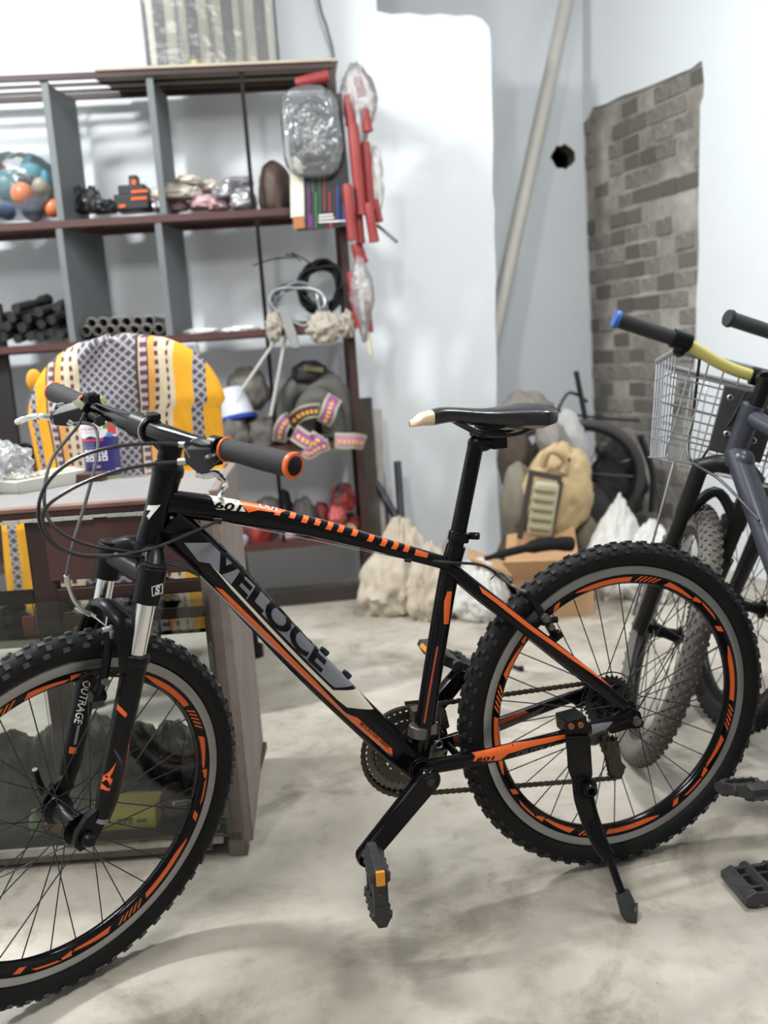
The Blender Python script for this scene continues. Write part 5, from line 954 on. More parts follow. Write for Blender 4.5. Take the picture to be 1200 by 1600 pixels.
for j in range(NV+1):
    v = j/NV; z = .36+(zT-.36)*v
    f = (z-(zT-.27))/.27; hw = HW*(1-max(0, f)**2.4)**(1/2.2) if f < .999 else HW*.10
    hw0 = hw
    if z < .74: hw = HW*(1+.34*min(1, (.74-z)/.10))
    elif z < .95: hw = HW*(.93+.07*(z-.74)/.21)
    for i in range(NU+1):
        u = -1+2*i/NU; x = u*(hw if u < 0 or z > .95 else min(hw, HW*.93)); wv = noise.noise(V((u*3, v*4, 2)))*.02+sin(u*9+v*2)*.006*(1-v)
        y = -.04+.09*(u*u)*(1 if z > .74 else .6)+.10*(1-v)*-.6+wv; cw.v.append(V((cC.x+x+.02*(1-v)*0, YC+y+.0, z))); uvs.append((u*hw0/HW+wv*1.5, z/HW))
cw.f = [(j*(NU+1)+i, j*(NU+1)+i+1, (j+1)*(NU+1)+i+1, (j+1)*(NU+1)+i) for j in range(NV) for i in range(NU)]; cw.m = [0]*len(cw.f); cw.uv = uvs
o = obj('cloth_cover', cw, cover_mat(), ch, ang=80); sd_ = o.modifiers.new('thick', 'SOLIDIFY'); sd_.thickness = .012; sd_.offset = 1
WPL = mat('grey_chair_plastic', srgb(150, 152, 156), .5)
mb = MB(); mb.box((cC.x, YC+.30, .44), (.50, .44, .03)); obj('seat', mb, WPL, ch, .012)
for sx, sy in ((-1, 0), (1, 0), (-1, 1), (1, 1)): mb = MB(); x = cC.x+sx*.215; y = YC+.13+sy*.36; mb.tube([(x*1.0+sx*.02, y-.02 if not sy else y+.02, .012), (x, y, .43)], [.018, .022], 10); mb.cyl((x+sx*.02, y-.02 if not sy else y+.02, 0), (x+sx*.02, y-.02 if not sy else y+.02, .045), .030, 16); obj('leg', mb, MATTE, ch)
mb = MB(); mb.box((cC.x, YC+.14, .80), (.42, .03, .66)); obj('backrest', mb, WPL, ch, .012)
mb = MB(); c = at(54, 595, YC+.05); mb.ball(c, (.05, .03, .07), 8); obj('cloth_corner', mb, mat('yellow_cloth', srgb(214, 150, 40), .85), ch)
# ------------------------------------------------------------------ glass-fronted counter
FYc, BYc, CX1 = 1.89, 2.37, -.347; CX0 = -1.25
ct = thing('display_counter', 'old brown wooden counter with a glass front and a grey laminate top', 'counter', ((CX0+CX1)/2, (FYc+BYc)/2, 0)); bxm = lambda x0, x1, y0, y1, z0, z1: MB().box(((x0+x1)/2, (y0+y1)/2, (z0+z1)/2), (abs(x1-x0), abs(y1-y0), abs(z1-z0)))
ZT = .795; ctm = bxm(CX0, CX1+.0, FYc+.006, BYc, ZT-.02, ZT); ctm.xf(lambda p: V((p.x-(.034*(p.y-FYc)/.48 if p.x > -.6 else 0), p.y, p.z))); obj('countertop', ctm, GREYL, ct, .002)
WB_ = mat('reddish_worn_wood', srgb(138, 104, 92), .6, var=.35, vs=12, bump=.2)
obj('front_lip', bxm(CX0, CX1-.012, FYc-.010, FYc+.018, ZT-.009, ZT+.002), WB_, ct, .003, label='worn reddish front edge'); obj('front_lip', bxm(CX0, CX1-.012, FYc-.007, FYc+.018, ZT-.022, ZT-.009), DBROWN, ct, .002)
mb = MB(); random.seed(2); xs = [CX0+.03*i for i in range(int((CX1-.05-CX0)/.03)+1)]
for a, b in zip(xs, xs[1:]): mb.box(((a+b)/2, FYc-.010, ZT-.026+random.uniform(-.0015, .0015)), (b-a+.001, .010, random.uniform(.004, .008)))
obj('peeling_strip', mb, mat('chipped_pale_paint', srgb(196, 200, 190), .7, var=.25, vs=40), ct, kind='stuff', label='chipped pale green white edge strip')
obj('apron_panel', bxm(at(72, 850, FYc).x, CX1-.03, FYc-.004, FYc+.014, .640, ZT-.030), mat('maroon_panel', srgb(84, 54, 50), .5, var=.25, vs=9, bump=.1), ct, .002)
for x, y in ((CX1-.02, FYc), (CX1-.055, BYc-.03), (CX0+.02, FYc), (CX0+.02, BYc-.03)): obj('post', bxm(x-.022, x+.018, y, y+.035, .0, ZT-.02), WOODG if x > -.6 else DBROWN, ct, .003)
spm = bxm(CX1-.006, CX1+.014, FYc-.004, BYc+.02, .035, ZT+.012); spm.xf(lambda p: V((p.x-.034*(p.y-FYc)/.48, p.y, p.z))); obj('side_panel', spm, mat('pinkish_grey_wood', srgb(150, 138, 131), .8, vs=4, c2=srgb(108, 94, 88), bump=.5, bs=30, detail=9), ct, .004, label='weathered grey side board')
sx0 = at(45, 880, FYc).x; obj('stile', bxm(sx0, sx0+.05, FYc, FYc+.03, .05, ZT-.03), DBROWN, ct, .003)
obj('rail', bxm(CX0, CX1-.03, FYc+.002, FYc+.022, .594, .622), DBROWN, ct, .003); obj('rail', bxm(CX0, CX1-.03, BYc-.03, BYc-.005, .42, .47), DBROWN, ct, .003); obj('rail', bxm(sx0+.05, CX1-.04, FYc+.003, FYc+.018, .540, .562), DBROWN, ct, .003)
obj('shelf_board', bxm(CX0, CX1-.03, FYc+.03, BYc-.03, .500, .508), GLASS, ct); obj('shelf_edge', bxm(CX0, sx0, FYc+.018, FYc+.03, .498, .512), CREAM, ct)
obj('bottom_board', bxm(CX0, CX1-.01, FYc, BYc, .038, .056), mat('dark_dusty_board', srgb(70, 62, 58), .8, var=.3, vs=9), ct); obj('bottom_edge', bxm(CX0, CX1-.05, FYc-.008, FYc+.006, .036, .056), mat('chipped_edge', srgb(178, 176, 166), .7, c2=srgb(110, 104, 94), vs=16), ct, .002); obj('kick_strip', bxm(CX0, CX1-.08, FYc+.01, FYc+.025, .012, .036), WOODG, ct, .002)
obj('glass_pane', bxm(CX0, sx0, FYc-.003, FYc, .056, ZT-.045), GLASS, ct); obj('glass_pane', bxm(sx0, CX1-.03, FYc-.012, FYc-.0085, .056, .60), GLASS, ct)
obj('back_lip', bxm(CX0, at(175, 735, BYc).x, BYc-.09, BYc, ZT, ZT+.022), BROWN, ct, .003)
# things on the counter
def spray_can():
    b0 = fl(164, 746, ZT); r = 27.5*b0.y/FPX; t = thing('spray_can', 'blue and white spray can with printed label on the counter', 'can', b0); H = 112*b0.y/FPX
    NAVY, WHT = mat('navy_print', srgb(48, 40, 108), .3), mat('white_print', srgb(228, 226, 232), .3)
    mb = MB(); mb.lathe([(0, 0), (r*.96, 0), (r, .003), (r, .006)], b0, Z, 40); obj('bottom_rim', mb, mat('lime_rim', srgb(168, 176, 96), .4), t)
    mb = MB(); mb.lathe([(r*.995, .004), (r*.995, H*.62)], b0, Z, 48); obj('can_body', mb, NAVY, t)
    mb = MB(); n = 48; vs = []
    for k in range(n): a = 2*pi*k/n; d = V((cos(a), sin(a), 0)); vs += [b0+d*r*.998+Z*H*(.585+.018*sin(a*6)), b0+d*r*.998+Z*H*.93]
    mb.add(vs, [(2*k, 2*((k+1) % n), 2*((k+1) % n)+1, 2*k+1) for k in range(n)]); obj('label', mb, WHT, t)
    mb = MB(); mb.lathe([(r, H*.93), (r*.9, H*.97), (r*.55, H*1.0), (r*.5, H*1.02)], b0, Z, 36); obj('shoulder', mb, STEEL, t); mb = MB(); mb.lathe([(r*.48, H*1.0), (r*.48, H*1.1), (r*.3, H*1.13), (0, H*1.13)], b0, Z, 24); obj('nozzle_cap', mb, mat('lime_cap', srgb(150, 160, 60), .4), t)
    def patch(name, a0, a1, z0, z1, mt, rr=1.003, label=None):
        mb = MB(); vs = []; n = 6
        for k in range(n+1): a = radians(-90+a0+(a1-a0)*k/n); d = V((cos(a), sin(a), 0)); vs += [b0+d*r*rr+Z*H*z0, b0+d*r*rr+Z*H*z1]
        mb.add(vs, [(2*k, 2*k+2, 2*k+3, 2*k+1) for k in range(n)]); return obj(name, mb, mt, t, label=label)
    RED = mat('red_print', srgb(206, 66, 60), .4); patch('red_stripe', -58, 22, .69, .705, RED); patch('red_stripe', -58, 25, .53, .56, RED); patch('red_logo', 42, 82, .60, .90, RED); patch('leaf', 28, 44, .69, .77, mat('leaf_green', srgb(90, 150, 70), .4)); patch('sky_patch', 36, 60, .575, .63, mat('sky_print', srgb(60, 140, 200), .4))
    for i in range(4):
        for j in range(2): patch('picture_box', -48+i*21, -31+i*21, .255+j*.085, .33+j*.085, WHT); patch('picture', -44+i*21, -36+i*21, .275+j*.085, .305+j*.085, DGREY, 1.006)
    for i in range(5): patch('symbol', -22+i*12, -15+i*12, .075, .105, WHT)
    for z, a in ((.205, -2), (.185, 8), (.165, 8)): patch('print_line', -18, a, z, z+.008, WHT)
    for z in (.50, .475, .45, .435): patch('print_line', -52, 5-z*20, z, z+.006, mat('lilac_print', srgb(150, 146, 190), .4))
    for z in (.86, .84, .80, .78, .76, .72, .66, .64): patch('print_line', -54, 20, z, z+.006, mat('grey_print', srgb(170, 168, 176), .4))
    patch('white_box', 56, 78, .08, .13, WHT)
spray_can()
tr = thing('white_tray', 'white plastic tray lying on the counter beside the spray can', 'tray', fl(75, 772, ZT)); a = fl(28, 772, ZT); b = fl(134, 752, ZT); d = (b-a).normalized(); n_ = V((-d.y, d.x, 0)); R_ = Matrix((d, n_, Z)).transposed(); L = (b-a).length
mb = MB(); hullm(mb, [a+d*x*L+n_*y+Z*z for x, y, z in ((.02, .0, 0), (.95, .0, 0), (1, .02, .0), (1, .055, 0), (0, .075, 0), (-.03, -.008, .028), (1.0, -.004, .030), (1.03, .02, .032), (1.03, .06, .032), (-.03, .085, .030))]); obj('tray_body', mb, mat('off_white_plastic', srgb(205, 204, 194), .45, var=.06), tr, .003)
for i in range(9): mb = MB(); mb.box(a+d*L*(.12+.1*i)+n_*.045+Z*.034, (.010, .06, .006), R_); obj('rib', mb, CREAM, tr, .001)
mb = lump(fl(8, 768, ZT)+V((-.02, .02, .045)), (.19, .16, .15), seed=5, amp=.3, fr=2.4, flat=.6, n=30); put('plastic_bag', mb, film('crinkled_bag', (.95, .96, .97, 1), .04, .2, .3, 1, 26), 'crumpled clear plastic bag on the left of the counter', 'bag')
mb = lump(fl(4, 768, ZT)+V((-.05, .03, .03)), (.10, .10, .06), seed=15, amp=.2, flat=.6); put('white_parcel', mb, mat('white_parcel', srgb(196, 198, 200), .5), 'white parcel inside the crumpled bag on the counter', 'parcel')
# things in the counter
def yellow_box():
    Y = 1.935; c, w_, h_ = pp(146, 1287, 249, 1322, Y); zb = .057; t = thing('yellow_box', 'long yellow box with dark lettering on the counter floor', 'box', (c.x, Y+.03, zb)); YM = mat('yellow_plastic', srgb(236, 216, 62), .4)
    mb = MB(); hullm(mb, [V((c.x+sx*w_/2*q, Y+y, zb+z)) for sx in (-1, 1) for q, y, z in ((.94, 0, 0), (.97, -.006, h_*.7), (1, 0, h_*.95), (.94, .06, 0), (1, .06, h_*.95))]); obj('box_body', mb, YM, t, .003); mb = MB(); mb.box((c.x, Y+.03, zb+h_*.97), (w_*1.02, .075, .006)); obj('lid', mb, YM, t, .002)
    mb = MB(); g_ = lambda pts: mb.tube(sm([V((c.x+.004+a*.001, Y-.0068, zb+h_*.42+b*.001)) for a, b in pts], 4), .0011, 5)
    for pts in ([(-17, 6), (0, 6), (17, 6)], [(-17, 6), (-15, -5), (-11, -7), (-12, -1), (-15, 0)], [(-8, 6), (-8, -6)], [(-8, 0), (-4, 4), (0, 0), (-1, -6), (-4, -2)], [(0, 0), (4, 4), (8, 1), (7, -6)], [(13, 6), (13, -7)], [(13, -2), (9, -5)]): g_(pts)
    obj('lettering', mb, mat('dark_print', srgb(60, 50, 20), .5), t)
    mb = MB(); mb.box((c.x+.04, Y-.0075, zb+h_*.42), (.022, .001, .006)); obj('printed_mark', mb, mat('dark_print2', srgb(90, 78, 30), .5), t)
yellow_box()
DKF = mat('dark_wrapped_plastic', (.03, .029, .027, 1), .3, c2=(.10, .098, .09, 1), vs=12, thr=.55, sharp=.2)
c, w_, h_ = pp(178, 1243, 232, 1256, 2.05); put('yellow_strip', MB().box((c.x, 2.05, c.z), (w_, .05, .02)), mat('yellow_strip', srgb(190, 178, 50), .4), 'narrow yellow box end among the dark bags in the counter', 'box', bev=.002)
c, w_, h_ = pp(80, 1278, 106, 1326, 1.97); put('orange_box', MB().box((c.x, 1.97, .057+h_/2), (w_, .05, h_)), mat('ochre_card', srgb(176, 122, 48), .6, var=.2), 'ochre cardboard box left of the yellow box in the counter', 'box', bev=.002)
c, w_, h_ = pp(252, 1262, 302, 1314, 2.0); put('brown_parcel', lump((c.x, 2.0, .057+h_*.36), (w_, .08, h_), seed=8, amp=.12), mat('brown_paper', srgb(96, 82, 66), .7, var=.2), 'brown paper parcel right of the yellow box in the counter', 'parcel')
c, w_, h_ = pp(335, 1268, 372, 1308, 1.95); gp = thing('green_packet', 'dull green packet with a white mark in the counter corner', 'packet', (c.x, 1.95, .057)); mb = MB(); mb.box((c.x, 1.95, .057+h_/2), (w_, .04, h_)); obj('packet_body', mb, mat('dull_green', srgb(98, 112, 88), .5, var=.2), gp, .003); mb = MB(); mb.box((c.x+.002, 1.928, .057+h_*.55), (w_*.22, .003, h_*.5)); obj('white_mark', mb, CREAM, gp)
c, w_, h_ = pp(48, 1296, 72, 1332, 1.95); put('green_bottle', MB().lathe([(0, 0), (.014, 0), (.015, .02), (.012, .038), (.006, .045), (.006, .055), (0, .056)], (c.x, 1.95, .057), Z, 16), mat('pale_green_plastic', srgb(150, 170, 120), .35), 'tiny pale green bottle at the counter front', 'bottle')
for i, (x0, y0, x1, y1, Y, lb) in enumerate(((-20, 1185, 70, 1300, 2.15, 'dark wrapped bundle at the left of the counter floor'), (50, 1190, 130, 1290, 2.2, 'dark wrapped bundle second from the left in the counter'), (118, 1178, 200, 1285, 2.22, 'dark shiny bundle behind the yellow box'), (180, 1186, 262, 1290, 2.18, 'dark bundle behind the right end of the yellow box'), (240, 1176, 310, 1270, 2.2, 'dark wrapped bundle behind the brown parcel'), (290, 1190, 345, 1290, 2.12, 'dark bundle at the right of the counter floor'))):
    c, w_, h_ = pp(x0, y0, x1, y1, Y); h_ = h_*.9; put('dark_bundle', lump((c.x, Y, .057+h_*.36), (w_, .2, h_*1.2), seed=100+i, amp=.2, flat=.6), DKF, lb, 'bundle', 'dark bundles on the counter floor')
pc = thing('picture_packet', 'red printed packet on the glass shelf inside the counter', 'packet', at(66, 1078, 1.95)); c, w_, h_ = pp(46, 1050, 86, 1079, 1.95); zb = .509
mb = MB(); mb.box((c.x, 1.96, zb+h_/2-.0), (w_, .012, h_)); obj('packet_body', mb, mat('red_packet', srgb(190, 88, 66), .4), pc); mb = MB(); mb.box((c.x+.01, 1.953, zb+h_*.5), (w_*.4, .003, h_*.35)); obj('printed_shape', mb, MATTE, pc)
random.seed(9)
for i, (x, y) in enumerate([(-10, 990), (12, 985), (34, 988), (55, 990), (100, 985), (125, 972), (190, 962), (215, 960), (240, 958)]): p = at(x, y, 2.1); put('small_part', lump((p.x, 2.02+.12*(i % 3), .526), (.06, .05, .045), seed=120+i, amp=.3, fr=3, n=14), BKP, 'small dark part, %s from the left on the glass shelf in the counter' % ('first', 'second', 'third', 'fourth', 'fifth', 'sixth', 'seventh', 'eighth', 'ninth')[i], 'part', 'dark parts on the counter glass shelf')
# ------------------------------------------------------------------ sacks and junk along the wall
SACK = mat('dirty_cream_sack', srgb(206, 196, 180), .8, vs=4, c2=srgb(160, 146, 126), bump=.9, bs=9, thr=.45); WSK = mat('white_sack', srgb(220, 220, 216), .7, vs=4, c2=srgb(190, 188, 182), bump=.9, bs=8, thr=.4)
def sack(px0, py0, px1, py1, Y, dep, mt, lb, seed, taper=.45, lean=0, name='sack', cat='sack', amp=.11, flat=.62, fr=2.1, crease=1.3):
    c, w_, h_ = pp(px0, py0, px1, py1, Y); h_ = at((px0+px1)/2, py0, Y).z; hh = 2*h_/(1+flat)
    def sh(q):
        k = 1-taper*max(0, (q.z+.3))/1.3; an = atan2(q.y, q.x); ca, sa = cos(an), sin(an); fo = 1+.16*noise.noise(V((ca*2.6, sa*2.6, q.z*.45+seed)))+.10*(1-abs(noise.noise(V((ca*3.4+q.z*.3, sa*3.4, q.z*.3+seed+9)))))**5-.03; return V((q.x*k*fo+lean*(q.z+flat), q.y*k*fo, q.z))
    return put(name, lump((c.x, Y, h_-hh/2), (w_, dep, hh), seed=seed, amp=amp, fr=fr, n=40, flat=flat, shape=sh, crease=crease), mt, lb, cat)
sack(548, 800, 690, 966, 3.80, .36, SACK, 'cream plastic sack slumped against the wall by the leaning boards', 3, .62, .12)
sack(630, 846, 720, 978, 3.66, .26, SACK, 'smaller cream sack in front between the seat tube and the wall', 14, .35, 0)
sack(700, 868, 800, 982, 3.60, .26, WSK, 'white sack next to the cardboard box', 23, .3, 0)
sack(896, 772, 1012, 925, 3.80, .34, WSK, 'tall white sack with a pointed top by the brick wall', 31, .7, .18)
sack(965, 812, 1062, 945, 3.70, .32, WSK, 'low white sack in front of the pointed one', 37, .4, .1)
put('dark_bundle', lumpbox(600, 900, 660, 962, 3.86, .2, seed=41, amp=.2, flat=.8), mat('dark_maroon_cloth', srgb(70, 36, 38), .8, var=.5), 'dark maroon bundle under the cream sack', 'bundle')
# carton
cb = thing('carton', 'open brown cardboard box with a black item on its flap', 'box', fl(860, 968)); a = fl(826, 967); b = fl(899, 962); d = (b-a).normalized(); L = (b-a).length*1.12; n_ = V((-d.y, d.x, 0)); CARD = mat('brown_cardboard', srgb(196, 156, 116), .8, var=.12, vs=6); hC = .17
a = a-d*.05; q = lambda x, y, z: a+d*x+n_*y+Z*z; R_ = Matrix((d, n_, Z)).transposed(); W_ = L+.1; D_ = .26
for c, s in ((q(W_/2, 0, hC/2), (W_, .005, hC)), (q(W_/2, D_, hC/2), (W_, .005, hC)), (q(0, D_/2, hC/2), (.005, D_, hC)), (q(W_, D_/2, hC/2), (.005, D_, hC)), (q(W_/2, D_/2, .004), (W_, D_, .006))): obj('carton_side', MB().box(c, s, R_), CARD, cb)
mb = MB(); mb.prism([(0, 0), (W_, 0), (W_-.02, .13), (-.06, .16)], q(0, 0, hC), d, (n_*-.75+Z*.55).normalized(), d.cross((n_*-.75+Z*.55).normalized()), .005); obj('flap', mb, CARD, cb)
mb = MB(); mb.prism([(0, 0), (W_, 0), (W_, .14), (.02, .12)], q(0, D_, hC), d, (n_*.5+Z*.85).normalized(), d.cross((n_*.5+Z*.85).normalized()), .005); obj('flap', mb, CARD, cb)
mb = MB(); mb.prism([(0, 0), (D_, 0), (D_-.02, .17), (.02, .19)], q(0, 0, hC), n_, (-d*.85+Z*.42).normalized(), n_.cross((-d*.85+Z*.42).normalized()), .005); obj('flap', mb, CARD, cb)
A_ = at(758, 873, 3.46); B2 = at(892, 850, 3.62); mb = MB(); mb.tube(sm([A_, A_.lerp(B2, .3)+Z*.01, A_.lerp(B2, .7)+Z*.015, B2], 5), [.010]*3+[.016]*5+[.026]*5+[.03]*3, 12); put('black_boot', mb, MATTE, 'long black rubber item lying on the cardboard box', 'tool')
# backpacks and bags heaped in the alcove
KH, OL, GRY = mat('khaki_canvas', srgb(196, 172, 130), .85, var=.18, vs=5, bump=.3, bs=12), mat('olive_grey_canvas', srgb(134, 128, 112), .85, var=.35, vs=6, bump=.3), mat('dull_grey_fabric', srgb(150, 144, 138), .85, var=.3, vs=6)
SEAM = mat('canvas_seam', srgb(158, 148, 122), .85)
bp = thing('backpack', 'khaki canvas backpack with dark straps on the heap', 'backpack', fl(850, 850)+V((0, .3, 0)))
Yb = 3.92; c, w_, h_ = pp(812, 694, 930, 856, Yb); obj('bag_body', lump(c, (w_, .26, h_*1.0), seed=51, amp=.16, fr=1.6, n=34, flat=.95, shape=lambda q: V((q.x*(1-.25*max(0, -q.z))-q.z*.0-.12*(-q.z), q.y, q.z))), KH, bp)
c, w_, h_ = pp(828, 752, 868, 838, Yb-.14); mb = MB(); mb.box(c, (w_, .05, h_), Matrix.Rotation(radians(11), 3, 'Y')); obj('pocket', mb, mat('pale_olive_canvas', srgb(186, 178, 150), .85, var=.15), bp, .015)
for k in range(5): mb = MB(); cc = at(850-k*2, 765+k*15, Yb-.172); mb.box(cc, (w_*.92, .008, .016), Matrix.Rotation(radians(11), 3, 'Y')); obj('seam', mb, SEAM, bp, .003)
for x0, y0, x1, y1 in ((830, 742, 812, 842), (876, 752, 858, 846), (826, 738, 878, 748)): mb = MB(); mb.bar(at(x0, y0, Yb-.15), at(x1, y1, Yb-.15), .024, .012, (0, 1, 0)); obj('strap', mb, mat('dark_strap', srgb(66, 58, 56), .8), bp, .003)
mb = MB(); c = at(870, 722, Yb-.02); mb.tube(sm([at(848, 728, Yb-.12), at(856, 706, Yb-.15), at(872, 706, Yb-.15), at(884, 720, Yb-.13), at(880, 738, Yb-.12)], 5), .018, 10); obj('fold', mb, KH, bp); mb = MB(); c = at(888, 718, Yb-.135); mb.cyl(c, c+V((0, -.012, 0)), .008, 10); obj('eyelet', mb, MATTE, bp)
put('bag', lumpbox(780, 722, 842, 850, 4.0, .24, seed=53, amp=.14, flat=.9, fr=1.6), OL, 'olive grey canvas bag left of the khaki backpack', 'bag')
put('bag', lumpbox(776, 660, 834, 760, 4.12, .24, seed=54, amp=.16, flat=.8), mat('dark_brown_canvas', srgb(78, 66, 56), .85, var=.35, vs=6), 'dark brown bag behind the saddle', 'bag')
put('bag', lumpbox(780, 612, 866, 682, 4.3, .26, seed=55, amp=.2, flat=.9), mat('taupe_fabric', srgb(142, 134, 126), .85, var=.3, vs=7), 'taupe fabric bundle at the top of the heap', 'bundle')
put('bag', lumpbox(836, 656, 886, 722, 4.10, .22, seed=56, amp=.18, flat=.9), GRY, 'grey fabric bundle above the khaki backpack', 'bundle')
put('cloth', lumpbox(872, 640, 918, 742, 4.12, .14, seed=57, amp=.16, flat=.95, shape=lambda q: V((q.x+q.z*-.4, q.y, q.z))), mat('pale_grey_cloth', srgb(182, 180, 178), .85, var=.15), 'pale grey cloth hanging over the heap', 'cloth')
put('bag', lumpbox(776, 810, 920, 905, 4.05, .3, seed=58, amp=.14, flat=.8), mat('brown_sacking', srgb(92, 78, 66), .85, var=.35, vs=7), 'brown sacking under the khaki backpack', 'bundle')
put('bag', lumpbox(884, 752, 960, 880, 4.12, .26, seed=59, amp=.16, flat=.9), BC, 'black bag right of the khaki backpack', 'bag')
put('bag', lumpbox(920, 690, 1010, 810, 4.35, .16, seed=60, amp=.25, flat=.9, fr=2.4), mat('dark_grey_junk', srgb(52, 50, 48), .85, var=.5, vs=12), 'dark dusty bundle under the old wheel', 'bundle')
put('bag', lumpbox(890, 800, 935, 870, 3.95, .16, seed=62, amp=.1, flat=.8), mat('dull_olive_box', srgb(122, 118, 100), .8, var=.2), 'dull olive bundle beside the black bag', 'bundle')
ow = thing('old_wheel', 'dusty old bicycle wheel leaning on the brick wall', 'wheel', at(925, 830, 4.25)); c = at(912, 742, 4.28); Rt = Matrix.Rotation(radians(18), 3, 'X') @ Matrix.Rotation(radians(-14), 3, 'Z'); OWM = mat('dusty_dark_rubber', srgb(70, 68, 66), .8, var=.3)
Rr = 88*4.25/FPX; mb = MB(); mb.tube([c+Rt @ V((cos(t)*Rr, 0, sin(t)*Rr)) for t in [2*pi*k/48 for k in range(48)]], .021, 10, True); obj('tyre', mb, OWM, ow); mb = MB(); mb.tube([c+Rt @ V((cos(t)*(Rr-.026), 0, sin(t)*(Rr-.026))) for t in [2*pi*k/48 for k in range(48)]], .010, 8, True); obj('rim', mb, DSTEEL, ow); mb = MB(); mb.cyl(c+Rt @ V((0, -.04, 0)), c+Rt @ V((0, .04, 0)), .02, 12); obj('hub', mb, DSTEEL, ow)
for k in range(16): t = 2*pi*k/16; mb = MB(); mb.tube([c+Rt @ V((cos(t)*.02, .02, sin(t)*.02)), c+Rt @ V((cos(t)*(Rr-.03), 0, sin(t)*(Rr-.03)))], .0022, 5); obj('spoke', mb, DSTEEL, ow)
for i, (pts, r, lb) in enumerate((([(900, 580), (908, 620), (916, 662)], .012, 'thick dark rod standing at the corner left of the brick'), ([(866, 652), (884, 618), (898, 615), (918, 628)], .007, 'bent dark wire over the heap near the corner'), ([(868, 640), (895, 648), (960, 655), (1000, 657)], .006, 'long thin dark wire lying across the old wheel'), ([(985, 690), (992, 760), (980, 830)], .014, 'dark bent tube behind the white sacks'), ([(1000, 680), (1020, 740), (1018, 800)], .016, 'dark tube leaning under the wire basket'), ([(930, 700), (968, 735), (1000, 720)], .009, 'thin grey wire loop inside the old wheel'))):
    mb = MB(); mb.tube(sm([at(a, b, 4.22+.02*i) for a, b in pts], 5), r, 8); put('metal_rod', mb, DSTEEL, lb, 'rod')
# boards and tubes leaning beside the rack
for (x0, y0, x1, y1, w_, m_, lb) in ((588, 900, 568, 622, .075, mat('dark_grey_board', srgb(84, 76, 70), .8, var=.4, vs=6), 'wide dark grey board leaning against the wall by the rack'), (600, 905, 590, 640, .035, mat('pale_grey_board', srgb(168, 164, 156), .8, var=.2), 'pale narrow board leaning behind the dark one'), (612, 880, 597, 738, .022, WB_, 'short brown stick standing among the boards'), (572, 905, 562, 640, .03, DBROWN, 'narrow brown board next to the rack post')):
    a = at(x0, y0, 4.10); b = at(x1, y1, 4.26); a = a-(b-a)*(a.z/(b.z-a.z))*.98; put('wooden_board', MB().bar(a, b, w_, .018, (0, -1, .2)), m_, lb, 'board', bev=.002)
for (x0, y0, x1, y1, r, lb) in ((630, 860, 621, 722, .017, 'short blue black tube leaning on the wall'), (640, 845, 578, 738, .018, 'dark tube slanting across the boards')):
    a = at(x0, y0, 4.05); b = at(x1, y1, 4.22); a = a-(b-a)*(a.z/(b.z-a.z))*.97; mb = MB(); mb.tube([a, b], r, 14); put('leaning_tube', mb, mat('blue_black_tube', (.02, .022, .03, 1), .45), lb, 'tube')
mb = MB(); p = fl(786, 1044); mb.tube(sm([p+V((0, 0, .012)), fl(800, 1045)+Z*.010, fl(812, 1049)+Z*.010, fl(818, 1049)+Z*.012], 4), [.006]*8+[.009]*5, 8); put('brake_lever', mb, MATTE, 'small black lever lying on the floor behind the rear wheel', 'lever')
